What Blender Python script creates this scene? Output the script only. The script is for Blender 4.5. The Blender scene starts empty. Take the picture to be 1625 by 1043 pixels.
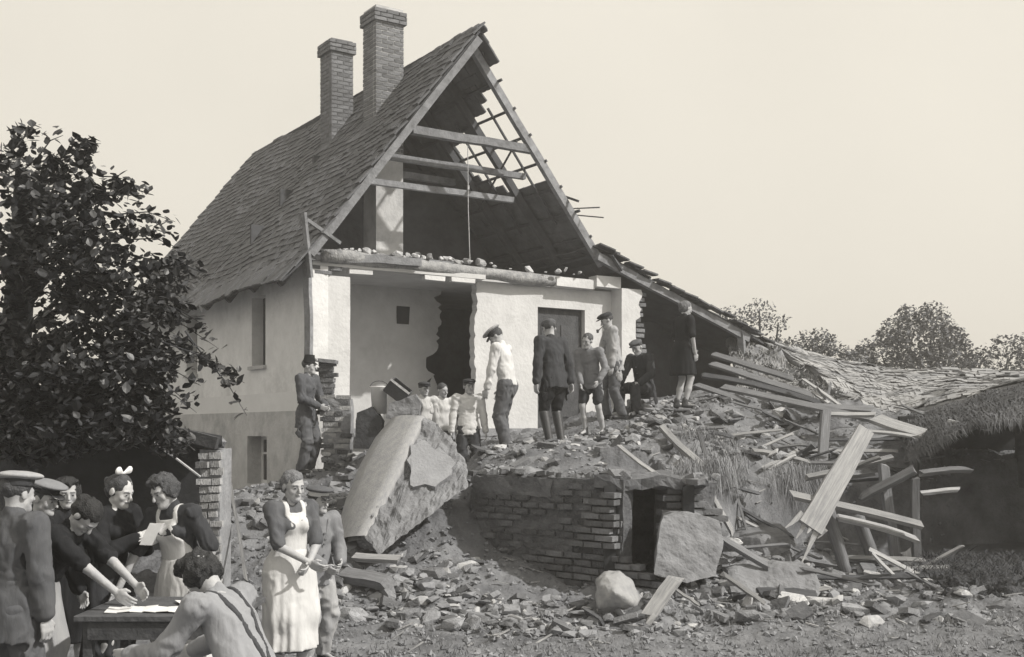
import bpy, bmesh, math, random, time
import numpy as np
from mathutils import Vector, Matrix

T0 = time.time()
sc = bpy.context.scene
R = math.radians

# ---------------------------------------------------------------- camera
FPX, CX, HY, CAMH = 1780.0, 812.5, 680.0, 1.95      # focal length and horizon in photo pixels
cd = bpy.data.cameras.new("camera")
cam = bpy.data.objects.new("camera", cd)
sc.collection.objects.link(cam)
sc.camera = cam
cam.location = (0, 0, CAMH)
cam.rotation_euler = (R(90), 0, 0)
cd.sensor_width = 36.0
cd.lens = 36.0 * FPX / 1625.0
cd.shift_y = (HY - 521.5) / 1625.0
cd.clip_start = 0.1
cd.clip_end = 2000.0

# ---------------------------------------------------------------- sky, sun, exposure
SUN = Vector((0.70, -0.26, 0.66)).normalized()       # direction towards the sun
wd = bpy.data.worlds.new("World")
sc.world = wd
wd.use_nodes = True
wn = wd.node_tree.nodes
wl = wd.node_tree.links
for n in list(wn):
    wn.remove(n)
sky = wn.new("ShaderNodeTexSky")
sky.sky_type = 'NISHITA'
sky.sun_disc = False
sky.sun_elevation = math.asin(SUN.z)
sky.sun_rotation = math.atan2(SUN.x, SUN.y)
sky.air_density = 1.0
sky.dust_density = 6.0
sky.ozone_density = 0.3
bw = wn.new("ShaderNodeRGBToBW")
tint = wn.new("ShaderNodeMix"); tint.data_type = 'RGBA'; tint.blend_type = 'MULTIPLY'
tint.inputs[0].default_value = 1.0
tint.inputs[7].default_value = (1.0, 0.945, 0.835, 1)      # the warm tone of the print
veil = wn.new("ShaderNodeMix"); veil.data_type = 'RGBA'    # bright, thinly overcast air
veil.inputs[0].default_value = 0.72
bg = wn.new("ShaderNodeBackground")
bg.inputs[1].default_value = 0.10
wo = wn.new("ShaderNodeOutputWorld")
wl.new(sky.outputs[0], bw.inputs[0])
wl.new(bw.outputs[0], tint.inputs[6])
cn = wn.new("ShaderNodeTexNoise"); cn.inputs["Scale"].default_value = 1.6; cn.inputs["Detail"].default_value = 5    # faint high cloud
cmr = wn.new("ShaderNodeMapRange"); cmr.inputs[1].default_value = .3; cmr.inputs[2].default_value = .7; cmr.inputs[3].default_value = .93; cmr.inputs[4].default_value = 1.07
ctc = wn.new("ShaderNodeTexCoord")
wl.new(ctc.outputs["Generated"], cn.inputs["Vector"]); wl.new(cn.outputs["Fac"], cmr.inputs[0])
cmx = wn.new("ShaderNodeMix"); cmx.data_type = 'RGBA'; cmx.blend_type = 'MULTIPLY'; cmx.inputs[0].default_value = 1.0
cmx.inputs[6].default_value = (10.2, 9.62, 8.45, 1)
wl.new(cmr.outputs[0], cmx.inputs[7]); wl.new(cmx.outputs[2], veil.inputs[7])
wl.new(tint.outputs[2], veil.inputs[6])
wl.new(veil.outputs[2], bg.inputs[0])
wl.new(bg.outputs[0], wo.inputs[0])
sl = bpy.data.lights.new("sun", 'SUN')
sl.energy = 4.5
sl.angle = R(1.2)
sl.color = (1.0, 0.96, 0.89)
so = bpy.data.objects.new("sun", sl)
sc.collection.objects.link(so)
so.rotation_euler = SUN.to_track_quat('Z', 'Y').to_euler()
so.location = (20, -10, 30)
sc.view_settings.view_transform = 'Standard'
sc.view_settings.look = 'None'
sc.view_settings.exposure = 0.08
sc.view_settings.gamma = 1.0
sc.view_settings.use_curve_mapping = False
sc.cycles.max_bounces = 6
sc.cycles.diffuse_bounces = 4

# ---------------------------------------------------------------- helpers
rng = np.random.default_rng(7)
random.seed(7)
V = lambda *a: np.array(a, dtype=float)

def at(px, py, d):
    """photo pixel + depth (m in front of the camera) -> world point"""
    return V((px - CX) / FPX * d, d, CAMH + (HY - py) / FPX * d)

def atz(px, d, z):
    return V((px - CX) / FPX * d, d, z)

def vnoise(p, seed=0):
    p = np.asarray(p, dtype=np.float64)
    i = np.floor(p).astype(np.int64)
    f = p - i
    f = f * f * (3 - 2 * f)
    out = np.zeros(p.shape[:-1])
    for dx in (0, 1):
        wx = f[..., 0] if dx else 1 - f[..., 0]
        for dy in (0, 1):
            wy = f[..., 1] if dy else 1 - f[..., 1]
            for dz in (0, 1):
                wz = f[..., 2] if dz else 1 - f[..., 2]
                h = ((i[..., 0] + dx) * 374761393 + (i[..., 1] + dy) * 668265263 + (i[..., 2] + dz) * 2147483647 + seed * 974711) & 0xFFFFFFFF
                h = ((h ^ (h >> 13)) * 1274126177) & 0xFFFFFFFF
                h = h ^ (h >> 16)
                out += wx * wy * wz * (h / 4294967295.0 * 2 - 1)
    return out

def fbm(p, octv=4, seed=0, gain=0.5):
    p = np.asarray(p, dtype=np.float64)
    o = 0; a = 1.0; s = 0
    for k in range(octv):
        o = o + a * vnoise(p * (2.03 ** k), seed + k * 17)
        s += a; a *= gain
    return o / s

MATS = {}
def tone(v, warm=1.0):
    warm = warm - (2.9 if v < .1 else 2.2 if v < .32 else 1.2)     # the print is neutral in its mid tones, cool in its darks
    return (v, v * (1 - 0.020 * warm), v * (1 - 0.075 * warm), 1)

def mat(name, v, var=0.25, scale=6.0, bump=0.4, bscale=None, rough=0.9, rand=0.0, stain=0.0, stain_scale=0.8,
        stain_v=None, warm=1.0, stretch=None, spec=0.25, detail=8.0):
    """procedural material: mottled tone + fine bump, optional stains and per-object variation"""
    if name in MATS:
        return MATS[name]
    m = bpy.data.materials.new(name)
    m.use_nodes = True
    nt = m.node_tree; N = nt.nodes; L = nt.links
    b = N["Principled BSDF"]
    b.inputs["Roughness"].default_value = rough
    b.inputs["Specular IOR Level"].default_value = spec
    tc = N.new("ShaderNodeTexCoord")
    src = tc.outputs["Object"]
    if stretch:
        mp = N.new("ShaderNodeMapping"); mp.inputs["Scale"].default_value = stretch
        L.new(src, mp.inputs[0]); src2 = mp.outputs[0]
    else:
        src2 = src
    n1 = N.new("ShaderNodeTexNoise"); n1.inputs["Scale"].default_value = scale
    n1.inputs["Detail"].default_value = detail; n1.inputs["Roughness"].default_value = 0.65
    L.new(src2, n1.inputs["Vector"])
    cr = N.new("ShaderNodeValToRGB")
    cr.color_ramp.elements[0].position = 0.3; cr.color_ramp.elements[0].color = tone(v * (1 - var), warm)
    cr.color_ramp.elements[1].position = 0.7; cr.color_ramp.elements[1].color = tone(min(0.9, v * (1 + var)), warm)
    L.new(n1.outputs["Fac"], cr.inputs[0])
    col = cr.outputs[0]
    if stain > 0:
        n2 = N.new("ShaderNodeTexNoise"); n2.inputs["Scale"].default_value = stain_scale; n2.inputs["Detail"].default_value = 6
        n2.inputs["Roughness"].default_value = 0.7
        L.new(src, n2.inputs["Vector"])
        c2 = N.new("ShaderNodeValToRGB")
        c2.color_ramp.elements[0].position = 0.5; c2.color_ramp.elements[0].color = (0, 0, 0, 1)
        c2.color_ramp.elements[1].position = 0.68; c2.color_ramp.elements[1].color = (stain, stain, stain, 1)
        L.new(n2.outputs["Fac"], c2.inputs[0])
        mx = N.new("ShaderNodeMix"); mx.data_type = 'RGBA'
        mx.inputs[7].default_value = tone(stain_v if stain_v is not None else v * 0.45, warm)
        L.new(c2.outputs[0], mx.inputs[0]); L.new(col, mx.inputs[6])
        col = mx.outputs[2]
    if rand > 0:
        oi = N.new("ShaderNodeObjectInfo")
        mr = N.new("ShaderNodeMapRange"); mr.inputs[3].default_value = 1 - rand; mr.inputs[4].default_value = 1 + rand
        L.new(oi.outputs["Random"], mr.inputs[0])
        mu = N.new("ShaderNodeMix"); mu.data_type = 'RGBA'; mu.blend_type = 'MULTIPLY'; mu.inputs[0].default_value = 1
        L.new(col, mu.inputs[6]); L.new(mr.outputs[0], mu.inputs[7])
        col = mu.outputs[2]
    L.new(col, b.inputs["Base Color"])
    if bump > 0:
        n3 = N.new("ShaderNodeTexNoise"); n3.inputs["Scale"].default_value = bscale or scale * 4
        n3.inputs["Detail"].default_value = 6
        L.new(src2, n3.inputs["Vector"])
        bp = N.new("ShaderNodeBump"); bp.inputs["Strength"].default_value = bump; bp.inputs["Distance"].default_value = 0.02
        L.new(n3.outputs["Fac"], bp.inputs["Height"])
        L.new(bp.outputs[0], b.inputs["Normal"])
    MATS[name] = m
    return m

def tag(o, label=None, cat=None, group=None, kind=None):
    if label: o["label"] = label
    if cat: o["category"] = cat
    if group: o["group"] = group
    if kind: o["kind"] = kind
    return o

def empty(name, base, label=None, cat=None, group=None):
    o = bpy.data.objects.new(name, None)
    o.empty_display_size = 0.2
    sc.collection.objects.link(o)
    o.location = base
    o["base"] = list(map(float, base))
    return tag(o, label, cat, group)

def base_of(o):
    return V(*o["base"]) if o is not None and "base" in o else V(0, 0, 0)

def link(name, me, m=None, parent=None, base=None):
    """link a mesh whose vertices are already relative to base"""
    o = bpy.data.objects.new(name, me)
    sc.collection.objects.link(o)
    if m is not None and len(me.materials) == 0:
        me.materials.append(m)
    if parent is not None:
        o.parent = parent
        o["base"] = list(parent["base"])
    else:
        o.location = base if base is not None else (0, 0, 0)
        o["base"] = list(map(float, base if base is not None else (0, 0, 0)))
    return o

def inst(name, me, parent, loc, rot=None, scale=(1, 1, 1)):
    """a copy of a shared mesh at a world place, child of a thing or part"""
    o = bpy.data.objects.new(name, me)
    sc.collection.objects.link(o)
    mtx = Matrix.LocRotScale(Vector(loc), rot.to_quaternion() if rot is not None else None, Vector(scale))
    if parent is not None:
        o.parent = parent
        mtx = Matrix.Translation(-Vector(base_of(parent))) @ mtx
    o.matrix_basis = mtx
    return o

def raw_mesh(name, vs, fs, smooth=False):
    me = bpy.data.meshes.new(name)
    vs = np.asarray(vs, dtype=np.float32).reshape(-1, 3)
    fl = [len(f) for f in fs]
    me.vertices.add(len(vs)); me.vertices.foreach_set("co", vs.ravel())
    tot = sum(fl)
    me.loops.add(tot)
    if isinstance(fs, np.ndarray):
        me.loops.foreach_set("vertex_index", fs.astype(np.int32).ravel())
    else:
        me.loops.foreach_set("vertex_index", np.fromiter((i for f in fs for i in f), dtype=np.int32, count=tot))
    me.polygons.add(len(fl))
    st = np.concatenate([[0], np.cumsum(fl)[:-1]]).astype(np.int32) if fl else np.zeros(0, np.int32)
    me.polygons.foreach_set("loop_start", st)
    me.update(calc_edges=True)
    me.validate()
    me.polygons.foreach_set("use_smooth", np.full(len(me.polygons), bool(smooth)))
    return me

def frame_from(d, up=(0, 0, 1)):
    d = np.asarray(d, float); d = d / np.linalg.norm(d)
    up = np.asarray(up, float)
    x = np.cross(up, d)
    if np.linalg.norm(x) < 1e-4:
        x = np.cross((1, 0, 0), d)
    x /= np.linalg.norm(x)
    y = np.cross(d, x)
    return x, y, d

class MB:
    """collects solids; build() makes ONE mesh object"""
    def __init__(self):
        self.v = []; self.f = []
    def add(self, vs, fs):
        k = len(self.v)
        self.v.extend([tuple(map(float, q)) for q in vs])
        self.f.extend([tuple(i + k for i in f) for f in fs])
    def obox(self, c, ax, ay, az):
        c, ax, ay, az = map(lambda q: np.asarray(q, float), (c, ax, ay, az))
        vs = [c + sx * ax + sy * ay + sz * az for sz in (-1, 1) for sy in (-1, 1) for sx in (-1, 1)]
        if np.dot(np.cross(ax, ay), az) > 0:
            fs = [(0, 2, 3, 1), (4, 5, 7, 6), (0, 1, 5, 4), (2, 6, 7, 3), (0, 4, 6, 2), (1, 3, 7, 5)]
        else:
            fs = [(0, 1, 3, 2), (4, 6, 7, 5), (0, 4, 5, 1), (2, 3, 7, 6), (0, 2, 6, 4), (1, 5, 7, 3)]
        self.add(vs, fs)
    def rbox(self, c, ax, ay, az, step=.08, amp=.02, seed=0, freq=5.0):
        """a box with uneven, eroded faces"""
        c, ax, ay, az = map(lambda q: np.asarray(q, float), (c, ax, ay, az))
        A = [ax, ay, az]; key = {}
        vs = []; fs = []
        n = [max(2, int(round(2 * np.linalg.norm(q) / step))) for q in A]
        def vid(i, j, k):
            if (i, j, k) not in key:
                key[(i, j, k)] = len(vs)
                vs.append(c + ax * (2 * i / n[0] - 1) + ay * (2 * j / n[1] - 1) + az * (2 * k / n[2] - 1))
            return key[(i, j, k)]
        flip = np.dot(np.cross(ax, ay), az) < 0
        for d in range(3):
            e, f_ = (d + 1) % 3, (d + 2) % 3
            for side in (0, n[d]):
                for i in range(n[e]):
                    for j in range(n[f_]):
                        q = []
                        for (u, v) in ((i, j), (i + 1, j), (i + 1, j + 1), (i, j + 1)):
                            t = [0, 0, 0]; t[d] = side; t[e] = u; t[f_] = v; q.append(vid(*t))
                        fs.append(tuple(q if (side > 0) != flip else q[::-1]))
        P_ = np.array(vs); dr = P_ - c; dr = dr / np.maximum(1e-6, np.linalg.norm(dr, axis=1))[:, None]
        P_ = P_ + np.stack([fbm(P_ * freq + 11 * k + seed, 3, seed + k) for k in range(3)], -1) * amp
        self.add(P_, fs)
    def beam(self, a, b, w, h, up=(0, 0, 1), taper=1.0, seg=1, wob=0.0, seed=0):
        a = np.asarray(a, float); b = np.asarray(b, float)
        x, y, d = frame_from(b - a, up)
        rs = random.Random(seed)
        vs = []; fs = []
        for i in range(seg + 1):
            t = i / seg
            k = 1 + (taper - 1) * t
            c = a + (b - a) * t
            if 0 < i < seg:
                c = c + x * rs.uniform(-wob, wob) + y * rs.uniform(-wob, wob)
            q = [1 + rs.uniform(-.06, .06) for _ in range(4)]
            vs += [c - x * w / 2 * k * q[0] - y * h / 2 * k, c + x * w / 2 * k * q[1] - y * h / 2 * k,
                   c + x * w / 2 * k * q[2] + y * h / 2 * k, c - x * w / 2 * k * q[3] + y * h / 2 * k]
        for i in range(seg):
            o = 4 * i
            for j in range(4):
                fs.append((o + j, o + (j + 1) % 4, o + 4 + (j + 1) % 4, o + 4 + j))
        fs.append((3, 2, 1, 0)); o = 4 * seg
        fs.append((o, o + 1, o + 2, o + 3))
        self.add(vs, fs)
    def tube(self, pts, rad, n=8, cap=True):
        pts = [np.asarray(p, float) for p in pts]
        if not hasattr(rad, '__len__'): rad = [rad] * len(pts)
        vs = []; fs = []
        for i, p in enumerate(pts):
            d = pts[min(i + 1, len(pts) - 1)] - pts[max(i - 1, 0)]
            x, y, d = frame_from(d, (0.13, 0.21, 0.97))
            for j in range(n):
                a = 2 * math.pi * j / n
                vs.append(p + rad[i] * (math.cos(a) * x + math.sin(a) * y))
        for i in range(len(pts) - 1):
            for j in range(n):
                fs.append((i * n + j, i * n + (j + 1) % n, (i + 1) * n + (j + 1) % n, (i + 1) * n + j))
        if cap:
            fs.append(tuple(range(n - 1, -1, -1)))
            o = (len(pts) - 1) * n
            fs.append(tuple(o + j for j in range(n)))
        self.add(vs, fs)
    def build(self, name, m, parent=None, base=None, smooth=False, rough=0.0, rscale=4.0, bevel=0.0):
        b = base_of(parent) if parent is not None else (np.asarray(base, float) if base is not None else V(0, 0, 0))
        vs = np.array(self.v) 
        if rough > 0:
            vs = vs + rough * np.stack([fbm(vs * rscale + 31 * k, 3, 5 + k) for k in range(3)], -1)
        me = raw_mesh(name, vs - b, self.f, smooth)
        o = link(name, me, m, parent, b)
        if bevel > 0:
            md = o.modifiers.new("bevel", 'BEVEL'); md.width = bevel; md.segments = 1; md.limit_method = 'ANGLE'
        return o

def hull_mesh(pts, sub=0, amp=0.0, freq=5.0, seed=0, smooth=False, cut=1.0):
    """convex hull of points, optionally subdivided and roughened; returns (verts, faces)"""
    bm = bmesh.new()
    for p in pts: bm.verts.new(tuple(map(float, p)))
    r = bmesh.ops.convex_hull(bm, input=bm.verts[:])
    dead = [g for g in r["geom_interior"] if isinstance(g, bmesh.types.BMVert)] + [g for g in r["geom_unused"] if isinstance(g, bmesh.types.BMVert)]
    if dead: bmesh.ops.delete(bm, geom=list(set(dead)), context='VERTS')
    bmesh.ops.triangulate(bm, faces=bm.faces[:])
    for _ in range(sub):
        long_e = [e for e in bm.edges if e.calc_length() > cut / (1.8 ** _)]
        if long_e: bmesh.ops.subdivide_edges(bm, edges=long_e, cuts=2, use_grid_fill=True)
        bmesh.ops.triangulate(bm, faces=bm.faces[:])
    bmesh.ops.recalc_face_normals(bm, faces=bm.faces[:])
    bm.normal_update()
    bm.verts.ensure_lookup_table(); bm.verts.index_update()
    vs = np.array([v.co[:] for v in bm.verts]); ns = np.array([v.normal[:] for v in bm.verts])
    fs = [tuple(v.index for v in f.verts) for f in bm.faces]
    bm.free()
    if amp > 0:
        vs = vs + ns * (amp * fbm(vs * freq + seed * 3.7, 4, seed, 0.6))[:, None]
    return vs, fs

def rock_variant(seed, flat=0.7, n=22):
    r = np.random.default_rng(seed)
    p = r.normal(size=(n, 3)); p /= np.linalg.norm(p, axis=1)[:, None]
    p = np.sign(p) * np.abs(p) ** 0.75
    p *= V(1, r.uniform(.65, .95), r.uniform(flat * .7, flat)) * r.uniform(.85, 1.1, (n, 1))
    vs, fs = hull_mesh(p)
    return vs * 0.5 / np.abs(vs).max(), fs
# ---------------------------------------------------------------- implicit surfaces for people
class Field:
    def __init__(self, lo, hi, h):
        lo = np.asarray(lo, float); hi = np.asarray(hi, float)
        self.h = h; self.lo = lo
        self.n = np.maximum(4, np.ceil((hi - lo) / h).astype(int) + 1)
        self.ax = [(lo[i] + h * np.arange(self.n[i])).astype(np.float32) for i in range(3)]
        self.F = np.full(self.n, 0.5, dtype=np.float32)
    def sub(self, lo, hi):
        i0 = np.clip(np.floor((lo - self.lo) / self.h).astype(int), 0, self.n)
        i1 = np.clip(np.ceil((hi - self.lo) / self.h).astype(int) + 1, 0, self.n)
        sl_ = tuple(slice(a, b) for a, b in zip(i0, i1))
        x = self.ax[0][sl_[0]][:, None, None]; y = self.ax[1][sl_[1]][None, :, None]; z = self.ax[2][sl_[2]][None, None, :]
        return sl_, x, y, z
    def comb(self, sl_, d, k, op):
        G = self.F[sl_]
        if G.size == 0: return
        if op == 'sub':
            d = -d
            if k > 0:
                h = np.clip(.5 - .5 * (d - G) / k, 0, 1)
                self.F[sl_] = G * h + d * (1 - h) + k * h * (1 - h)
            else:
                self.F[sl_] = np.maximum(G, d)
        else:
            if k > 0:
                h = np.clip(.5 + .5 * (G - d) / k, 0, 1)
                self.F[sl_] = G * (1 - h) + d * h - k * h * (1 - h)
            else:
                self.F[sl_] = np.minimum(G, d)
    def cone(self, a, b, ra, rb, k=0.02, flat=None, op='u'):
        a = np.asarray(a, float); b = np.asarray(b, float)
        r = max(ra, rb) + k + 3 * self.h
        sl_, x, y, z = self.sub(np.minimum(a, b) - r, np.maximum(a, b) + r)
        px, py, pz = x - a[0], y - a[1], z - a[2]
        ab = b - a
        t = np.clip((px * ab[0] + py * ab[1] + pz * ab[2]) / max(1e-9, ab @ ab), 0, 1)
        qx, qy, qz = px - t * ab[0], py - t * ab[1], pz - t * ab[2]
        dd = qx * qx + qy * qy + qz * qz
        rr = ra + t * (rb - ra)
        if flat is not None:
            n, q = flat
            c = qx * n[0] + qy * n[1] + qz * n[2]
            dd = dd + c * c * (1 / (q * q) - 1)
            d = (np.sqrt(dd) - rr) * (0.5 + 0.5 * q)
        else:
            d = np.sqrt(dd) - rr
        self.comb(sl_, d, k, op)
    def ell(self, c, r, M=None, k=0.015, op='u'):
        c = np.asarray(c, float); r = np.asarray(r, float)
        R_ = max(r) + k + 3 * self.h
        sl_, x, y, z = self.sub(c - R_, c + R_)
        p = (x - c[0], y - c[1], z - c[2])
        if M is not None:
            p = [p[0] * M[0, i] + p[1] * M[1, i] + p[2] * M[2, i] for i in range(3)]
        k0 = np.sqrt((p[0] / r[0]) ** 2 + (p[1] / r[1]) ** 2 + (p[2] / r[2]) ** 2)
        k1 = np.sqrt((p[0] / r[0] ** 2) ** 2 + (p[1] / r[1] ** 2) ** 2 + (p[2] / r[2] ** 2) ** 2)
        self.comb(sl_, k0 * (k0 - 1) / np.maximum(k1, 1e-6), k, op)
    def coords(self):
        return np.stack(np.broadcast_arrays(self.ax[0][:, None, None], self.ax[1][None, :, None], self.ax[2][None, None, :]), -1)
    def noise(self, amp, freq, seed=0, octv=2):
        """perturb only near the surface"""
        near = np.abs(self.F) < max(0.05, 3 * self.h)
        p = self.coords()[near]
        self.F[near] += amp * fbm(p * np.asarray(freq) + seed * 7.3, octv, seed).astype(np.float32)
    def fold(self, amp, freq, seed=0):
        """sharp-valleyed folds, like crumpled cloth"""
        near = np.abs(self.F) < max(0.06, 3 * self.h)
        p = self.coords()[near]
        w = np.stack([vnoise(p * 5 + k * 9.1, seed + k) for k in range(3)], -1) * .12
        a = 1 - np.abs(fbm((p + w) * np.asarray(freq) + seed * 3.1, 2, seed)) * 2.2
        self.F[near] -= (amp * (a - .5) * .5).astype(np.float32)
    def mesh(self):
        F = self.F; S = F < 0
        c = np.zeros(tuple(np.array(F.shape) - 1), dtype=np.int8)
        for dx in (0, 1):
            for dy in (0, 1):
                for dz in (0, 1):
                    c += S[dx:F.shape[0] - 1 + dx, dy:F.shape[1] - 1 + dy, dz:F.shape[2] - 1 + dz]
        mix = (c > 0) & (c < 8)
        cells = np.argwhere(mix)
        if len(cells) == 0: return np.zeros((0, 3)), np.zeros((0, 4), int)
        idx = np.full(mix.shape, -1, dtype=np.int64); idx[mix] = np.arange(len(cells))
        acc = np.zeros((len(cells), 3)); cnt = np.zeros(len(cells))
        I, J, K = cells.T
        cor = [(0, 0, 0), (1, 0, 0), (0, 1, 0), (1, 1, 0), (0, 0, 1), (1, 0, 1), (0, 1, 1), (1, 1, 1)]
        val = [F[I + a, J + b, K + c_] for a, b, c_ in cor]
        for a in range(8):
            for b in range(a + 1, 8):
                A, B = np.array(cor[a]), np.array(cor[b])
                if np.abs(A - B).sum() != 1: continue
                m = (val[a] < 0) != (val[b] < 0)
                t = val[a][m] / (val[a][m] - val[b][m])
                acc[m] += A + t[:, None] * (B - A); cnt[m] += 1
        vs = self.lo + self.h * (cells + acc / cnt[:, None])
        quads = []
        for axis in range(3):
            sh = [slice(None)] * 3; s0 = list(sh); s1 = list(sh)
            s0[axis] = slice(0, -1); s1[axis] = slice(1, None)
            A, B = S[tuple(s0)], S[tuple(s1)]
            e = np.argwhere(A != B)
            o1, o2 = [(1, 2), (2, 0), (0, 1)][axis]
            ok = (e[:, o1] > 0) & (e[:, o2] > 0) & (e[:, o1] < F.shape[o1] - 1) & (e[:, o2] < F.shape[o2] - 1)
            e = e[ok]
            def cell(d1, d2):
                q = e.copy(); q[:, o1] -= d1; q[:, o2] -= d2
                return idx[q[:, 0], q[:, 1], q[:, 2]]
            q = np.stack([cell(1, 1), cell(0, 1), cell(0, 0), cell(1, 0)], -1)
            flip = ~A[e[:, 0], e[:, 1], e[:, 2]]
            q[flip] = q[flip][:, ::-1]
            quads.append(q)
        q = np.concatenate(quads)
        return vs, q[(q >= 0).all(1)]

def rotm(yaw=0, pitch=0, roll=0):
    """columns = local axes; pitch bends the face (-Y) downwards"""
    return np.array(Matrix.Rotation(R(yaw), 3, 'Z') @ Matrix.Rotation(R(pitch), 3, 'X') @ Matrix.Rotation(R(roll), 3, 'Y'))

def ik(a, b, l1, l2, hint):
    d = b - a; L = np.linalg.norm(d)
    if L > (l1 + l2) * .999:
        b = a + d / L * (l1 + l2) * .999; d = b - a; L = np.linalg.norm(d)
    u = d / L
    x = (l1 * l1 - l2 * l2 + L * L) / (2 * L)
    h = math.sqrt(max(0, l1 * l1 - x * x))
    w = np.asarray(hint, float); w = w - u * (w @ u); w /= np.linalg.norm(w)
    return a + u * x + w * h, b

def person(label, foot, yaw, H=1.7, female=False, lean=4, side=0, head=(0, 5, 0), lh=None, rh=None, lf=None, rf=None,
           hipz=0.525, hipy=0.0, knee=None, top=None, bottom=None, apron=None, hat=None, hair='short', boots=True, res=0.012,
           hair_v=0.05, skin_v=0.36, group=None, elbow=None, curl=0.5, name="person", bow=False, belt=False, braces=False, fat=1.0, build=1.0):
    """a posed figure. Local frame: faces -Y, +X is the figure's left. hands/feet are targets in units of H."""
    S = H / 1.72 * build
    root = empty(name, foot, label, "person", group)
    Rz = np.array(Matrix.Rotation(R(yaw), 3, 'Z'))
    hip = V(0, hipy, hipz) * H
    Tm = np.array(Matrix.Rotation(R(lean), 3, 'X') @ Matrix.Rotation(R(side), 3, 'Y'))
    up = Tm @ V(0, 0, 1); fw = Tm @ V(0, -1, 0); lt_ = Tm @ V(1, 0, 0)
    waist = hip + up * .10 * H; chest = hip + up * .215 * H
    neck = hip + up * .305 * H + fw * .004 * H
    sw = (.098 if female else .112) * H * fat
    sh = {1: neck + lt_ * sw - up * .022 * H, -1: neck - lt_ * sw - up * .022 * H}
    Hm = Tm @ rotm(*head) if True else None
    hc = neck + (0.6 * up + 0.4 * (Hm @ V(0, 0, 1))) * .085 * H + (Hm @ V(0, -1, 0)) * .012 * H
    hs = H / 1.72 if H > 1.6 else (H + .22) / 1.92       # children have relatively larger heads
    tl = {1: lh if lh is not None else (.15, -.04, .47), -1: rh if rh is not None else (-.15, -.04, .47)}
    tf = {1: lf if lf is not None else (.062, .01, .045), -1: rf if rf is not None else (-.062, .01, .045)}
    el, wr, kn, an, hp = {}, {}, {}, {}, {}
    for s in (1, -1):
        eh = (elbow or {}).get(s, (s * .7, .6, -.35))
        el[s], wr[s] = ik(sh[s], V(*tl[s]) * H, .172 * H, .150 * H, eh)
        hp[s] = hip + V(s * .052 * H, 0, -.01 * H)
        kh = (knee or {}).get(s, (s * .15, -1, 0))
        kn[s], an[s] = ik(hp[s], V(*tf[s]) * H, .245 * H, .240 * H, kh)
    flat = (fw, .68)
    def place(name_, vs, qs, m, mi=None, mats=None, smooth=True):
        vs = vs @ Rz.T
        me = raw_mesh(name_, vs, qs, smooth)
        o = link(name_, me, None, root)
        for mm in (mats or [m]): me.materials.append(mm)
        if mi is not None: me.polygons.foreach_set("material_index", np.asarray(mi, np.int32)[:len(me.polygons)])
        return o
    def bbox(pts, r):
        P_ = np.array(pts); return P_.min(0) - r, P_.max(0) + r
    # ---- body: coarse trunk and limbs, finer head and hands, one mesh
    allp = [hip, waist, chest, neck] + list(sh.values()) + list(el.values()) + list(wr.values()) + list(kn.values()) + list(an.values())
    f = Field(*bbox(allp, .2 * S), max(res, .015))
    f.cone(hip, waist, .130 * S, .112 * S, .03, flat); f.cone(waist, chest, .112 * S, .135 * S, .03, flat)
    f.cone(chest, neck - up * .04 * H, .135 * S, .10 * S, .03, flat)
    for s in (1, -1):
        f.cone(neck - up * .03 * H, sh[s] * .96 + neck * .04, .055 * S, .05 * S, .03)
        f.cone(sh[s], el[s], .047 * S, .036 * S, .02); f.cone(el[s], wr[s], .037 * S, .025 * S, .015)
        f.cone(hp[s], kn[s], .078 * S, .052 * S, .03); f.cone(kn[s], kn[s] * .55 + an[s] * .45, .05 * S, .052 * S, .02)
        f.cone(kn[s] * .55 + an[s] * .45, an[s], .052 * S, .032 * S, .02)
        f.cone(an[s], an[s] + V(0, -.10 * H, -.022 * H), .03 * S, .022 * S, .02)
    f.cone(neck - up * .03 * H, hc, .052 * S, .05 * S, .02)
    bv, bq = f.mesh(); parts = [(bv, bq, np.zeros(len(bq), int))]
    # head (its own frame: x left, -y face, z up)
    q = hs
    h_ = .0065 if res < .0125 else .009
    def hp_(p): return hc + Hm @ (V(*p) * q)
    f = Field(*bbox([hc, neck], .16 * q), h_)
    f.ell(hp_((0, .014, .035)), V(.075, .096, .085) * q, Hm, .02)
    f.cone(hp_((0, -.03, -.005)), hp_((0, -.052, -.078)), .060 * q, .034 * q, .025)
    for s in (1, -1): f.cone(hp_((s * .035, -.02, -.055)), hp_((s * .012, -.066, -.09)), .025 * q, .018 * q, .025)
    f.ell(hp_((0, -.073, .022)), V(.052, .018, .012) * q, Hm, .012)
    f.cone(hp_((0, -.088, .008)), hp_((0, -.109, -.028)), .008 * q, .013 * q, .010)
    for s in (1, -1):
        f.ell(hp_((s * .031, -.093, .002)), V(.017, .016, .011) * q, Hm, .008, 'sub')
        f.ell(hp_((s * .031, -.074, .001)), V(.014, .014, .012) * q, Hm, .004)
        f.ell(hp_((s * .078, .012, -.005)), V(.010, .021, .031) * q, Hm, .008)
        f.ell(hp_((s * .042, -.058, -.028)), V(.02, .018, .02) * q, Hm, .02)
    f.ell(hp_((0, -.086, -.052)), V(.024, .012, .006) * q, Hm, .006)
    f.ell(hp_((0, -.084, -.062)), V(.020, .012, .007) * q, Hm, .006)
    f.ell(hp_((0, -.083, -.091)), V(.018, .014, .015) * q, Hm, .014)
    f.cone(hp_((0, .015, -.05)), neck - up * .035 * H, .050 * S, .054 * S, .03)
    hv, hq = f.mesh()
    cl = ((hv[hq].mean(1) - hc) @ Hm) / q
    mi = np.zeros(len(hq), int)
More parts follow.
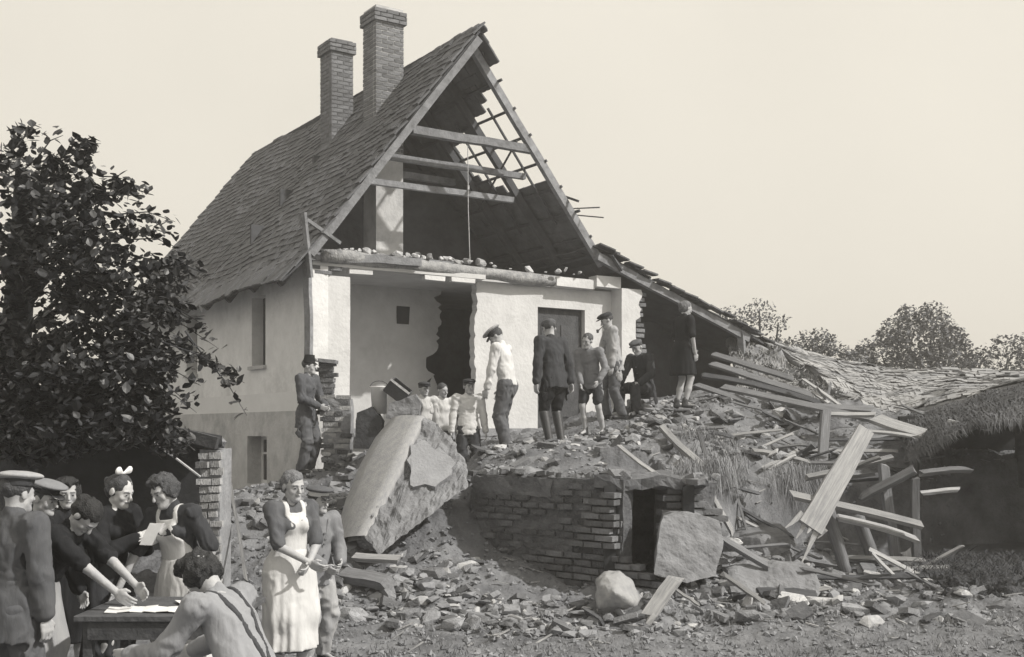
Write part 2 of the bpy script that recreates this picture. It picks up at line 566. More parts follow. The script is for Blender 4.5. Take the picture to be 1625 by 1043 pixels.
    for s in (1, -1):
        e = ((cl[:, 0] - s * .031) / .011) ** 2 + ((cl[:, 2] - .001) / .006) ** 2
        mi[(e < 1) & (cl[:, 1] < -.05)] = 1
        b_ = (np.abs(cl[:, 0] - s * .031) < .02) & (np.abs(cl[:, 2] - .021) < .0055) & (cl[:, 1] < -.05)
        mi[b_] = 2
    mi[(np.abs(cl[:, 0]) < .022) & (np.abs(cl[:, 2] + .057) < .007) & (cl[:, 1] < -.06)] = 3
    parts.append((hv, hq, mi))
    # hands
    for s in (1, -1):
        d = wr[s] - el[s]; d /= np.linalg.norm(d)
        inw = -s * lt_; inw = inw - d * (inw @ d); inw /= np.linalg.norm(inw)      # palm faces the body
        th = np.cross(d, inw) * s                                                     # towards the thumb
        if th @ fw < 0: th = -th
        f = Field(*bbox([wr[s], wr[s] + d * .18 * S], .07 * S), .0065 if res < .0125 else .009)
        pc = wr[s] + d * .045 * S
        f.cone(wr[s] - d * .03 * S, wr[s] + d * .01 * S, .026 * S, .025 * S, .012)
        f.cone(pc - th * .016 * S, pc + th * .016 * S, .026 * S, .026 * S, .012, (inw, .55))
        f.cone(pc + d * .03 * S - th * .022 * S, pc + d * .03 * S + th * .022 * S, .020 * S, .020 * S, .012, (inw, .6))
        for j, (off, ln) in enumerate(((.030, .070), (.010, .078), (-.010, .073), (-.029, .058))):
            b0 = pc + d * .042 * S + th * off * S
            d1 = d * math.cos(curl * .6) + inw * math.sin(curl * .6); d2 = d * math.cos(curl * 1.9) + inw * math.sin(curl * 1.9)
            b1 = b0 + d1 * ln * .5 * S; b2 = b1 + d2 * ln * .5 * S
            f.cone(b0, b1, .0098 * S, .009 * S, .003); f.cone(b1, b2, .009 * S, .0075 * S, .003)
        t0 = pc - d * .012 * S + th * .024 * S
        t1 = t0 + (d * .6 + th * .7 + inw * .25) * .035 * S; t2 = t1 + (d * .9 + inw * .4 + th * .1) * .03 * S
        f.cone(t0, t1, .014 * S, .011 * S, .006); f.cone(t1, t2, .011 * S, .0085 * S, .003)
        v2, q2 = f.mesh(); parts.append((v2, q2, np.zeros(len(q2), int)))
    k = 0; VV = []; QQ = []; MI = []
    for v2, q2, m2 in parts:
        VV.append(v2); QQ.append(q2 + k); MI.append(m2); k += len(v2)
    sk = mat("skin_%d" % round(skin_v * 100), skin_v, .12, 14, .15, rough=.6, spec=.35)
    place("body", np.concatenate(VV), np.concatenate(QQ), None, np.concatenate(MI),
          [sk, mat("eye", .07, .2, 30, 0, rough=.3), mat("brow", .15, .2, 60, .2), mat("lip", skin_v * .68, .1, 20, 0, rough=.5)])
    # ---- trousers / shorts / skirt
    if bottom:
        kind, bm_ = bottom
        if kind in ('trousers', 'breeches', 'shorts'):
            f = Field(*bbox([hip, waist] + list(kn.values()) + list(an.values()) + list(hp.values()), .16 * S), res)
            f.cone(hip + V(0, 0, -.03 * H), waist, .152 * S, .138 * S, .03, flat)
            for s in (1, -1):
                if kind == 'shorts':
                    e = hp[s] * .25 + kn[s] * .75
                    f.cone(hp[s], e, .094 * S, .082 * S, .03)
                elif kind == 'breeches':
                    m_ = hp[s] * .5 + kn[s] * .5
                    f.cone(hp[s], m_, .095 * S, .100 * S, .03); f.cone(m_, kn[s] + V(0, 0, -.02 * H), .100 * S, .058 * S, .02)
                else:
                    f.cone(hp[s], kn[s], .104 * S, .084 * S, .03); f.cone(kn[s], an[s] + V(0, 0, .012 * H), .084 * S, .078 * S, .02)
            f.fold(.034, (12, 12, 8), 3)
            P_ = f.coords()
            if kind == 'trousers': f.F = np.maximum(f.F, (min(an[1][2], an[-1][2]) - .01 * H - P_[..., 2]).astype(np.float32))
            v2, q2 = f.mesh(); place("shorts" if kind == 'shorts' else "trousers", v2, q2, bm_)
        else:
            hem = kind[1] * H
            hw = (.215 if hem < .35 * H else .19) * S
            hc2 = V(hip[0], hip[1] * .6, hem)
            f = Field(*bbox([waist, hc2, hip] + [kn[1], kn[-1]], .30 * S), res)
            f.cone(waist, hip, .118 * S, .162 * S, .03, (fw, .75)); f.cone(hip, hc2 + V(0, 0, -.05), .162 * S, hw, .05, (V(0, -1, 0), .85))
            for s in (1, -1): f.cone(hp[s], kn[s] * .8 + hp[s] * .2, .10 * S, .10 * S, .06)
            P_ = f.coords()
            an_ = np.arctan2(P_[..., 1] - hip[1], P_[..., 0] - hip[0]); w_ = np.clip((waist[2] - P_[..., 2]) / (.4 * H), 0, 1.2)
            f.F += (w_ * (.010 * np.sin(an_ * 7 + 2.2 * np.sin(an_ * 2.3) + 3 * P_[..., 2]) + .006 * np.sin(an_ * 13 + 3 * np.sin(an_ * 3.1) - 2 * P_[..., 2]))).astype(np.float32)
            f.F = np.maximum(f.F, (hem - P_[..., 2]).astype(np.float32))
            f.noise(.007, (9, 9, 6), 4)
            v2, q2 = f.mesh(); place("skirt", v2, q2, bm_)
    # ---- upper garment
    def top_field(g, inflate, sleeve, hemd, collar=True, loose=False):
        pts = [hip - up * hemd * H, neck] + list(sh.values()) + (list(el.values()) + list(wr.values()) if sleeve != 'none' else [])
        f = Field(*bbox(pts, .22 * S), res)
        i = inflate; wv = (.150 if g and g[0] == 'shirt' else .142) if loose else .122
        lo = hip - up * hemd * H
        f.cone(lo - up * .05 * H, hip, (.192 if hemd > .03 else .112 if hemd < 0 else .156) * S + i, (.168 if hemd > .03 else .112 if hemd < 0 else .152) * S + i, .03, flat)
        f.cone(hip, waist, (.166 if hemd > .03 else .112 if hemd < 0 else .150) * S + i, (wv if hemd >= 0 else .128) * S + i, .03, flat); f.cone(waist, chest, (wv if hemd >= 0 else .128) * S + i, .146 * S + i, .03, flat)
        f.cone(chest, neck - up * .05 * H, .146 * S + i, .104 * S + i, .03, flat)
        if female:
            for s in (1, -1): f.ell(chest + lt_ * s * .062 * S + fw * .085 * S, V(.062, .055, .058) * S + i * .5, None, .03)
        for s in (1, -1):
            f.cone(neck - up * .034 * H, sh[s], .056 * S + i, .056 * S + i, .03)
            if sleeve == 'long':
                f.cone(sh[s], el[s], .060 * S + i, .048 * S + i, .025); f.cone(el[s], wr[s] * .93 + el[s] * .07, .049 * S + i, .040 * S + i, .02)
            elif sleeve == 'elbow':
                f.cone(sh[s], el[s] * .9 + sh[s] * .1, .052 * S + i, .050 * S + i, .025)
            elif sleeve == 'rolled':
                f.cone(sh[s], el[s], .062 * S + i, .052 * S + i, .025); f.cone(el[s], el[s] * .75 + wr[s] * .25, .055 * S + i, .05 * S + i, .015)
            elif sleeve == 'short':
                f.cone(sh[s], el[s] * .6 + sh[s] * .4, .064 * S + i, .062 * S + i, .025)
        if collar:
            f.cone(neck - up * .03 * H, neck + up * .012 * H, .064 * S, .060 * S, .015)
        P0_ = f.coords()
        arm = np.abs((P0_ - hip) @ lt_) > .19 * S
        f.F = np.where(arm, f.F, np.maximum(f.F, ((lo - P0_) @ up).astype(np.float32)))
        return f
    if top:
        kind, sleeve, tm = top
        hemd = -.05 if lean > 30 and kind != 'blouse' else dict(jacket=.085, sweater=.065, shirt=.02, blouse=.02, coat=.13)[kind]
        f = top_field(top, .016 if kind in ('jacket', 'coat') else .010, sleeve, hemd, loose=kind in ('jacket', 'shirt', 'sweater'))
        if kind == 'sweater': f.fold(.018, (10, 10, 24), 11)
        elif kind == 'shirt': f.fold(.028, (14, 14, 6), 11)
        else: f.fold(.026, (14, 14, 6), 11)
        v2, q2 = f.mesh(); place(dict(coat='coat').get(kind, kind), v2, q2, tm)
        if braces:                                              # cloth braces crossing the back
            f2 = top_field(top, .017, 'none', hemd, False, loose=True)
            P_ = f2.coords(); a_ = (P_ - hip) @ up; l_ = (P_ - hip) @ lt_
            x_ = .065 * S * np.clip(a_ / (.26 * H), -.2, 1.3)
            f2.F = np.maximum(f2.F, np.minimum(np.abs(l_ - x_), np.abs(l_ + x_)) - .015 * S).astype(np.float32)
            v2, q2 = f2.mesh(); place("braces", v2, q2, mat("brace_web", .05, .2, 20, .2))
        if kind in ('jacket', 'coat'):
            mb = MB()
            for j in range(4):                                  # a row of buttons down the front
                c = (hip - up * .03 * H) + up * (.06 + .06 * j) * H + fw * (.105 * S + .018)
                mb.tube([c, c + fw * .012], .011 * S, 6)
            vs = np.array(mb.v)
            vs = vs
            f2 = top_field(top, .030, 'none', hemd, False, loose=kind == 'jacket')
            P_ = f2.coords(); a_ = (P_ - hip) @ up; l_ = np.abs((P_ - hip) @ lt_); g_ = (P_ - hip) @ fw
            if belt:
                f2.F = np.maximum(f2.F, (np.abs(a_ - .085 * H) - .020 * S).astype(np.float32))
                v2, q2 = f2.mesh(); place("belt", v2, q2, mat("belt_leather", .03, .2, 20, .1, rough=.4))
            else:                                               # lapels folded back over the chest
                f2.F = np.maximum(f2.F, np.maximum(np.abs(l_ - (.022 * S + (a_ - .17 * H) * .33)) - .020 * S, np.maximum(-(g_ - .03), np.maximum(.17 * H - a_, a_ - .29 * H))).astype(np.float32))
                v2, q2 = f2.mesh(); 
                if len(q2): place("lapels", v2, q2, tm)
            place("buttons", vs, mb.f, mat("horn_button", .12, .2, 20, 0, rough=.4), smooth=False)
    # ---- apron: bib and skirt panel lying over the front
    if apron:
        am, hem = apron
        f = top_field(None, .019, 'none', .0, False)
        P_ = f.coords()
        rel = P_ - chest
        fr = rel @ fw; lx = rel @ lt_; uz = rel @ up
        width = .085 * S + np.clip(-(uz) * .35, 0, .09 * S)
        cut = np.maximum(np.abs(lx) - width, -(fr - .02))
        cut = np.maximum(cut, uz - .055 * H)
        strap = np.maximum(np.maximum(np.abs(np.abs(lx) - .075 * S) - .020 * S, uz - .14 * H), .035 * H - uz)
        f.F = np.maximum(f.F, np.minimum(cut, strap).astype(np.float32))
        v2, q2 = f.mesh(); o_ = place("apron_bib", v2, q2, am)
        f = Field(*bbox([waist, hip, V(0, 0, hem * H)] + [kn[1], kn[-1]], .34 * S), res)
        hc2 = V(hip[0], hip[1] * .6, hem * H)
        f.cone(waist, hip, .140 * S, .190 * S, .03, (fw, .78)); f.cone(hip, hc2 + V(0, 0, -.05), .190 * S, .240 * S, .05, (V(0, -1, 0), .88))
        for s in (1, -1): f.cone(hp[s], kn[s] * .8 + hp[s] * .2, .118 * S, .118 * S, .06)
        P_ = f.coords()
        an_ = np.arctan2(P_[..., 1] - hip[1], P_[..., 0] - hip[0]); w_ = np.clip((waist[2] - P_[..., 2]) / (.4 * H), 0, 1.2)
        f.F += (w_ * (.009 * np.sin(an_ * 6 + 2.5 * np.sin(an_ * 2.3) + 2.5 * P_[..., 2]) + .006 * np.sin(an_ * 14 + 3 * np.sin(an_ * 2.7) - 2 * P_[..., 2]))).astype(np.float32)
        f.F = np.maximum(f.F, (hem * H - P_[..., 2]).astype(np.float32))
        f.F = np.maximum(f.F, ((P_[..., 1] - hip[1]) - .05 * S).astype(np.float32))
        f.F = np.maximum(f.F, ((P_ - waist) @ up).astype(np.float32))
        f.fold(.012, (13, 13, 3), 6)
        v2, q2 = f.mesh(); place("apron", v2, q2, am)
    # ---- shoes or boots
    if boots:
        bmt = mat("boot_leather", .035, .3, 25, .2, rough=.45, spec=.5)
        for s in (1, -1):
            a = an[s]
            fdir = V(s * .18, -1, 0); fdir /= np.linalg.norm(fdir)
            f = Field(*bbox([a, a + fdir * .12 * H, kn[s]], .1 * S), max(res, .011))
            f.cone(a + V(0, .02, -.02 * H), a + fdir * .085 * H + V(0, 0, -.024 * H), .043 * S, .036 * S, .015)
            if boots == 'high': f.cone(a, kn[s] * .9 + a * .1, .050 * S, .068 * S, .02)
            else: f.cone(a, a + V(0, 0, .03 * H), .045 * S, .045 * S, .02)
            P_ = f.coords(); f.F = np.maximum(f.F, (a[2] - .045 * H - P_[..., 2]).astype(np.float32))
            v2, q2 = f.mesh(); place("boot" if boots == 'high' else "shoe", v2, q2, bmt)
    # ---- hair
    hm = mat("hair_%d" % round(hair_v * 1000), hair_v, .45, 60, .6, bscale=120, rough=.55, spec=.4)
    if hair:
        f = Field(*bbox([hc], .21 * q), h_)
        f.ell(hp_((0, .020, .042)), V(.082, .099, .086) * q, Hm, 0)
        if hair in ('bun', 'wavy', 'long'):
            f.ell(hp_((0, .045, .0)), V(.084, .075, .075) * q, Hm, .02)
        if hair == 'bun':
            f.ell(hp_((0, .105, .035)), V(.045, .04, .045) * q, Hm, .012)
        if hair == 'wavy':
            for s in (1, -1):
                f.ell(hp_((s * .07, .015, .0)), V(.035, .06, .065) * q, Hm, .02)
            f.ell(hp_((0, -.02, .095)), V(.08, .07, .04) * q, Hm, .02)
        if hair == 'long':
            f.cone(hp_((0, .07, .02)), hp_((0, .06, -.12)), .07 * q, .05 * q, .03)
        f.ell(hp_((0, -.108, -.025)), V(.070, .088, .098) * q, Hm, .012, 'sub')
        if hair == 'short':
            f.ell(hp_((0, .0, -.12)), V(.12, .12, .085) * q, Hm, .01, 'sub')
        f.noise(dict(short=.009, wavy=.026).get(hair, .014), (34, 34, 20), 9, 3)
        v2, q2 = f.mesh(); place("hair", v2, q2, hm)
    if bow:
        f = Field(*bbox([hp_((0, .02, .14))], .14 * q), h_)
        for s in (1, -1): f.cone(hp_((s * .01, .02, .135)), hp_((s * .06, .02, .155)), .012 * q, .032 * q, .01, (Hm @ V(0, 1, 0), .5))
        v2, q2 = f.mesh(); place("hair_bow", v2, q2, mat("ribbon_white", .75, .08, 20, .1))
    # ---- headgear
    if hat:
        kind, hmt = hat
        f = Field(*bbox([hc, hp_((0, -.05, .1))], .24 * q), h_ if kind != 'shako' else max(h_, .008))
        if kind == 'flat':
            f.ell(hp_((0, -.008, .092)), V(.098, .124, .040) * q, Hm, .015)
            f.ell(hp_((0, .012, .070)), V(.089, .108, .045) * q, Hm, .015)
            f.ell(hp_((0, -.115, .058)), V(.062, .045, .010) * q, Hm, .006)
            f.noise(.006, (16, 16, 16), 2)
            P_ = f.coords(); f.F = np.maximum(f.F, (.044 * q - (P_ - hc) @ (Hm @ V(0, 0, 1))).astype(np.float32))
            v2, q2 = f.mesh(); place("flat_cap", v2, q2, hmt)
        elif kind in ('peaked', 'banded'):
            f.cone(hp_((0, .012, .055)), hp_((0, .008, .100)), .094 * q, .098 * q, .004)
            P_ = f.coords(); zz = (P_ - hc) @ (Hm @ V(0, 0, 1))
            f.F = np.maximum(f.F, (.048 * q - zz).astype(np.float32)); f.F = np.maximum(f.F, (zz - .098 * q).astype(np.float32))
            v2, q2 = f.mesh(); place("cap_band", v2, q2, mat("cap_band_light", .6, .1, 20, .1) if kind == 'banded' else mat("cap_band_dark", .04, .2, 20, .2))
            f = Field(*bbox([hc, hp_((0, -.05, .1))], .26 * q), h_)
            f.ell(hp_((0, -.004, .112)), V(.128, .140, .030) * q, Hm, .01)
            f.noise(.004, (12, 12, 12), 2)
            v2, q2 = f.mesh(); place("cap_crown", v2, q2, hmt)
            f = Field(*bbox([hp_((0, -.1, .05))], .11 * q), h_)
            f.ell(hp_((0, -.098, .046)), V(.068, .052, .010) * q, Hm @ rotm(0, 18, 0), 0)
            v2, q2 = f.mesh(); place("visor", v2, q2, mat("visor_leather", .03, .2, 20, 0, rough=.25, spec=.6))
        elif kind == 'shako':
            f.cone(hp_((0, .012, .05)), hp_((0, .006, .165)), .094 * q, .072 * q, .004)
            P_ = f.coords(); zz = (P_ - hc) @ (Hm @ V(0, 0, 1))
            f.F = np.maximum(f.F, (.046 * q - zz).astype(np.float32)); f.F = np.maximum(f.F, (zz - .175 * q).astype(np.float32))
            f.ell(hp_((0, -.090, .048)), V(.055, .035, .008) * q, Hm @ rotm(0, 30, 0), .004)
            v2, q2 = f.mesh(); place("shako", v2, q2, hmt)
            mb = MB(); c = hp_((0, -.095, .115)); d = Hm @ V(0, -1, 0)
            mb.tube([c, c + d * .015], .022 * q, 8)
            place("badge", np.array(mb.v), mb.f, mat("badge_metal", .5, .2, 20, 0, rough=.3), smooth=False)
    J = dict(wr={s: foot + Rz @ wr[s] for s in wr}, hc=foot + Rz @ hc, el={s: foot + Rz @ el[s] for s in el}, root=root, Hm=Rz @ Hm,
             fw=Rz @ fw, chest=foot + Rz @ chest, hip=foot + Rz @ hip, hpt=lambda p: foot + Rz @ hp_(p))
    return J
# ---------------------------------------------------------------- materials
M_plaster = mat("plaster_white", .57, .14, 3, .45, bscale=18, stain=.6, stain_scale=1.5, stain_v=.34)  # plain wall plaster of the piers and the white wall
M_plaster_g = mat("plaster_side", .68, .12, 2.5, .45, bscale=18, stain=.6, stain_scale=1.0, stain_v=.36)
M_plinth = mat("plaster_plinth", .45, .18, 3, .5, bscale=18, stain=.6, stain_scale=1.6, stain_v=.22)
M_band = mat("plaster_band", .66, .08, 3, .2, stain=.3, stain_scale=1.5, stain_v=.5)
M_room = mat("room_plaster", .52, .12, 2, .25, bscale=20, stain=.5, stain_scale=.9, stain_v=.36)
M_tile = mat("roof_tile", .105, .30, 9, .5, rand=.28)
M_tile2 = mat("roof_tile_mass", .105, .35, 4, .5)
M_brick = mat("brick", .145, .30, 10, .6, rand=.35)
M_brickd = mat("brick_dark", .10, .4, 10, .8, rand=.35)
M_mortar = mat("mortar", .22, .25, 8, .6)
M_mortard = mat("mortar_dark", .07, .3, 6, .7)
M_wood = mat("old_wood", .20, .35, 7, .5, stretch=(1, 1, 1), rand=.2)
M_wood_l = mat("split_wood", .42, .28, 9, .5, rand=.15)
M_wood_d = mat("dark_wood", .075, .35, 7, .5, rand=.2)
M_dark = mat("near_black", .035, .4, 3, .4)  # near-black colour paints shade inside the cellar hole, passage and sheds
M_boards = mat("attic_board", .07, .35, 3, .4)  # dark board tone for attic, roof undersides and inner walls
M_stone = mat("field_stone", .21, .35, 5, .8, bscale=18, rand=.35)
M_soil = mat("rubble_soil", .15, .5, 2.2, 1.0, bscale=26, stain=.6, stain_scale=.9, stain_v=.075)
M_earth = mat("earth", .13, .35, 1.2, .9, bscale=14)
M_glass = mat("window_glass", .03, .2, 3, 0, rough=.15, spec=.6)
M_straw = mat("straw", .22, .3, 3, 0)
M_log = mat("barked_log", .26, .4, 9, .9, bscale=30)

# ---------------------------------------------------------------- house frame
D0 = 17.0
HC = V((486 - CX) / FPX * D0, D0, 0)
HA = V(.834, .552, 0); HA /= np.linalg.norm(HA)       # along the broken gable
HB = V(-HA[1], HA[0], 0)                              # back into the house
UZ = V(0, 0, 1)
def hs_(s, t, z): return HC + HA * s + HB * t + UZ * z
def hit(px, py, p0, n):
    r = V((px - CX) / FPX, 1, (HY - py) / FPX)
    k = ((p0 - V(0, 0, CAMH)) @ n) / (r @ n)
    return V(0, 0, CAMH) + k * r
def hbox(mb, s0, s1, t0, t1, z0, z1):
    mb.obox(hs_((s0 + s1) / 2, (t0 + t1) / 2, (z0 + z1) / 2), HA * (s1 - s0) / 2, HB * (t1 - t0) / 2, UZ * (z1 - z0) / 2)
HROT = Matrix((tuple(HA), tuple(HB), (0, 0, 1))).transposed().to_4x4()

# ---------------------------------------------------------------- terrain: lower yard and the rubble plateau
LOW = [at(*p) for p in [(560, 1000, 10.75), (380, 900, 12.3), (380, 840, 13.3), (400, 780, 15.5), (470, 760, 16.3), (500, 752, 15.8), (540, 890, 12.6), (600, 885, 12.7),
       (640, 940, 11.7), (700, 900, 12.2), (690, 830, 13.2), (735, 775, 14.0), (730, 800, 13.5), (760, 862, 13.1), (820, 905, 12.6), (880, 938, 12.2), (985, 948, 11.6),
       (1100, 948, 11.4), (850, 1000, 10.8), (1000, 1000, 10.8), (1150, 1000, 10.8), (1150, 930, 11.9), (1250, 935, 12), (1450, 940, 12), (1450, 908, 13),
       (1350, 905, 13.4), (1250, 885, 13.6), (1550, 905, 13.5), (1550, 985, 11), (1160, 875, 12.8), (1220, 855, 13.5), (1350, 895, 14.6), (1450, 890, 15.2), (1600, 890, 15.5), (1250, 860, 14.5),
       (560, 720, 16.2), (640, 735, 15.5), (700, 745, 15.2), (560, 770, 14.8), (640, 780, 14.3), (690, 770, 14.5), (743, 765, 15.0), (710, 755, 14.6), (412, 780, 18.3), (460, 772, 17), (330, 790, 19.5)]]
LOW += [V(x, y, 0) for x in (-7, -3, 0, 3, 7, 11) for y in (7, 9)] + [V(-7, 12, .1), V(-7, 16, .6), V(-4.5, 12, .25), V(-5.5, 18, .8), V(-3, 10.5, .1), V(10, 12, .2), V(12, 16, .3)]
HIGH = [at(*p) for p in [(735, 775, 14), (760, 755, 13.5), (880, 752, 12.8), (985, 755, 12.1), (1040, 762, 12.4), (1110, 772, 12.6), (1150, 775, 13.2), (1210, 780, 14.1),
        (743, 765, 15.0), (700, 765, 14.6), (700, 745, 15.2), (755, 725, 14.3), (820, 716, 15), (880, 706, 15.3), (940, 690, 15.8), (980, 664, 17.2), (1020, 652, 17.4), (1080, 645, 17),
        (1130, 625, 18), (1180, 655, 17), (1280, 690, 16.8), (1150, 700, 15.5), (1100, 705, 14.8), (1000, 715, 14.2), (900, 735, 13.6), (1190, 745, 14.4), (1250, 735, 15),
        (1350, 700, 16.2), (1450, 690, 16.6), (1200, 620, 20), (1400, 640, 20), (1600, 640, 20), (1600, 700, 16.6), (800, 708, 17.5), (640, 735, 15.5), (600, 700, 17), (520, 745, 16),
        (1320, 770, 15.6), (1460, 760, 15.9), (412, 780, 18.3), (460, 772, 17), (330, 790, 19.5)]]
HIGH += [V(-7, 20, 1.1), V(0, 24, 1.9), V(8, 24, 2.2), V(13, 22, 2.0), V(-3, 24, 1.5)]
CLIFF = np.array([(690, 14.6), (735, 14.0), (752, 13.38), (985, 11.98), (1040, 12.2), (1110, 12.55), (1150, 13.1), (1210, 14.0), (1260, 14.7), (1350, 15.5), (1460, 15.8), (1620, 16.0), (2600, 16.0)])
def rbf(pts):
    P_ = np.array(pts); xy = P_[:, :2]
    K = np.sqrt(((xy[:, None] - xy[None]) ** 2).sum(-1) + .05)
    A = np.block([[K + 1e-3 * np.eye(len(P_)), np.ones((len(P_), 1))], [np.ones((1, len(P_))), np.zeros((1, 1))]])
    w = np.linalg.solve(A, np.append(P_[:, 2], 0))
    def f(x, y):
        o = np.full(np.shape(x), w[-1])
        for i in range(len(xy)):
            o = o + w[i] * np.sqrt((x - xy[i, 0]) ** 2 + (y - xy[i, 1]) ** 2 + .05)
        return o
    return f
f_low, f_high = rbf(LOW), rbf(HIGH)
PITC, PITR = atz(1018, 12.95, 0) * V(0, 1, 0) + V(1.466, 0, 0), (0.36, 1.25)
def terrain(x, y, rough=True):
    x = np.asarray(x, float); y = np.asarray(y, float)
    px = CX + FPX * x / np.maximum(y, .1)
    dc = np.interp(px, CLIFF[:, 0], CLIFF[:, 1])
    jag = .10 * fbm(np.stack([x * 2, y * 2, 0 * x], -1), 3, 3)
    up = np.clip((y - dc + np.where(px > 1100, jag, 0)) / .10, 0, 1)
    up = up * np.clip((px - 690) / 45, 0, 1) + np.clip((y - 15.2) / 1.2, 0, 1) * (px <= 735) * (1 - np.clip((px - 690) / 45, 0, 1))
    lo = f_low(x, y); hi = f_high(x, y)
    z = lo * (1 - up) + hi * up
    pit = ((np.abs(x - PITC[0]) < PITR[0]) & (np.abs(y - PITC[1]) < PITR[1]))
    z = np.where(pit, .25, z)
    if rough:
        amp = np.clip((y - 9.0) / 3, .25, 1)
        p3 = np.stack([x, y, 0 * x], -1)
        z = z + amp * (.14 * fbm(p3 * 1.6, 3, 1) + .09 * np.abs(fbm(p3 * 5, 3, 2)) + .03 * fbm(p3 * 15, 3, 4)) - .045
    return z
gx = np.arange(-8.5, 13.01, .045); gy = np.arange(7.5, 24.0, .045)
GX, GY = np.meshgrid(gx, gy, indexing='ij')
GZ = terrain(GX, GY)
edge = np.minimum(np.minimum(GX - gx[0], gx[-1] - GX), np.minimum(GY - gy[0], gy[-1] - GY))
GZ = GZ - .35 * np.clip(1 - edge / .8, 0, 1)
nx, ny = GX.shape
ii = np.arange(nx * ny).reshape(nx, ny)
quads = np.stack([ii[:-1, :-1], ii[1:, :-1], ii[1:, 1:], ii[:-1, 1:]], -1).reshape(-1, 4)
me = raw_mesh("rubble_mound", np.stack([GX, GY, GZ], -1).reshape(-1, 3), quads, True)
mound = link("rubble_mound", me, M_soil)
tag(mound, "uneven heap of soil and rubble in front of the broken house", kind="structure")
def ground_z(x, y):
    i = np.clip((np.asarray(x) - gx[0]) / .045, 0, nx - 1.001); j = np.clip((np.asarray(y) - gy[0]) / .045, 0, ny - 1.001)
    return GZ[np.round(i).astype(int), np.round(j).astype(int)]
# the wide ground that reaches the horizon
ax_ = np.unique(np.concatenate([np.linspace(-150, 150, 31), np.linspace(-30, 30, 41)])); ay_ = np.unique(np.concatenate([np.linspace(-40, 260, 31), np.linspace(0, 60, 41)]))
AX, AY = np.meshgrid(ax_, ay_, indexing='ij')
sm = np.clip((AY - 9) / 10, 0, 1); AZ = -.18 + 1.3 * sm * sm * (3 - 2 * sm)
AZ = np.where((AX > gx[0]) & (AX < gx[-1]) & (AY > gy[0]) & (AY < gy[-1]), AZ - .5, AZ)
n1_, n2_ = AX.shape; ii = np.arange(n1_ * n2_).reshape(n1_, n2_)
me = raw_mesh("ground", np.stack([AX, AY, AZ], -1).reshape(-1, 3), np.stack([ii[:-1, :-1], ii[1:, :-1], ii[1:, 1:], ii[:-1, 1:]], -1).reshape(-1, 4), True)
tag(link("ground", me, M_earth), "bare ground around the house", kind="structure")

# ---------------------------------------------------------------- the house
house = empty("farmhouse", hs_(3, 4, 1.0), "old plastered farmhouse with its gable end blown away and tiled roof open", "house")
def part(mb, name, m, parent=None, **k):
    return mb.build(name, m, parent or house, **k)

# left side wall with a window and a cellar window
def side_wall(z0, z1, thick0, name, m, holes, t1=9.9):
    ts = sorted(set([0.0, t1] + [h[0] for h in holes] + [h[1] for h in holes])); mb = MB()
    for a, b in zip(ts[:-1], ts[1:]):
        zs = [z0]; 
        hh = [h for h in holes if h[0] <= a and h[1] >= b]
        cur = z0
        for h in sorted(hh, key=lambda q: q[2]):
            if h[2] > cur: hbox(mb, thick0, .36, a, b, cur, h[2])
            cur = h[3]
        if cur < z1: hbox(mb, thick0, .36, a, b, cur, z1)
    return part(mb, name, m)
side_wall(2.52, 4.62, 0.0, "side_wall", M_plaster_g, [(1.68, 2.30, 2.99, 4.15), (5.2, 5.85, 2.99, 4.15)])
side_wall(2.22, 2.52, -.03, "plaster_band", M_band, [])
side_wall(.2, 2.22, -.05, "plinth_wall", M_plinth, [(1.49, 2.38, 1.02, 1.82)])
for (t0, t1, z0, z1) in ((1.68, 2.30, 2.99, 4.15), (5.2, 5.85, 2.99, 4.15), (1.49, 2.38, 1.02, 1.82)):
    mb = MB()
    hbox(mb, .20, .25, t0, t0 + .06, z0, z1); hbox(mb, .20, .25, t1 - .06, t1, z0, z1)
    hbox(mb, .20, .25, t0 + .06, t1 - .06, z0, z0 + .06); hbox(mb, .20, .25, t0 + .06, t1 - .06, z1 - .06, z1)
    hbox(mb, .205, .245, (t0 + t1) / 2 - .02, (t0 + t1) / 2 + .02, z0 + .06, z1 - .06)
    hbox(mb, .205, .245, t0 + .06, t1 - .06, z0 + (z1 - z0) * .62, z0 + (z1 - z0) * .62 + .035)
    w = part(mb, "window", M_wood_d if z0 > 2 else M_band)
    mb = MB(); hbox(mb, .222, .228, t0 + .05, t1 - .05, z0 + .05, z1 - .05); part(mb, "pane", M_glass, w)
    mb = MB(); hbox(mb, -.06, .2, t0 - .05, t1 + .05, z0 - .06, z0 - .002); part(mb, "sill", M_plinth, w)
# back gable, floors, inner walls
mb = MB()
zb = [hs_(0, 9.9, .3), hs_(6.6, 9.9, .3), hs_(6.6, 9.9, 4.4), hs_(5.67, 9.9, 5.0), hs_(2.93, 9.9, 8.35), hs_(0, 9.9, 4.5)]
mb.add(zb + [p - HB * .3 for p in zb], [(5, 4, 3, 2, 1, 0), (6, 7, 8, 9, 10, 11)] + [(i, (i + 1) % 6, 6 + (i + 1) % 6, 6 + i) for i in range(6)])
part(mb, "back_gable", M_plinth)
mb = MB(); hbox(mb, .36, 3.2, .1, 9.5, 4.43, 4.52); hbox(mb, 3.2, 6.5, .47, 9.5, 4.43, 4.52); hbox(mb, .1, 3.2, -.02, .1, 4.44, 4.515); part(mb, "attic_floor", M_room)
mb = MB(); hbox(mb, .36, 6.5, .12, 9.5, 1.82, 1.95); part(mb, "room_floor", M_wood)
mb = MB(); hbox(mb, 6.3, 6.62, .3, 9.6, .4, 4.43); part(mb, "right_wall", M_plinth)
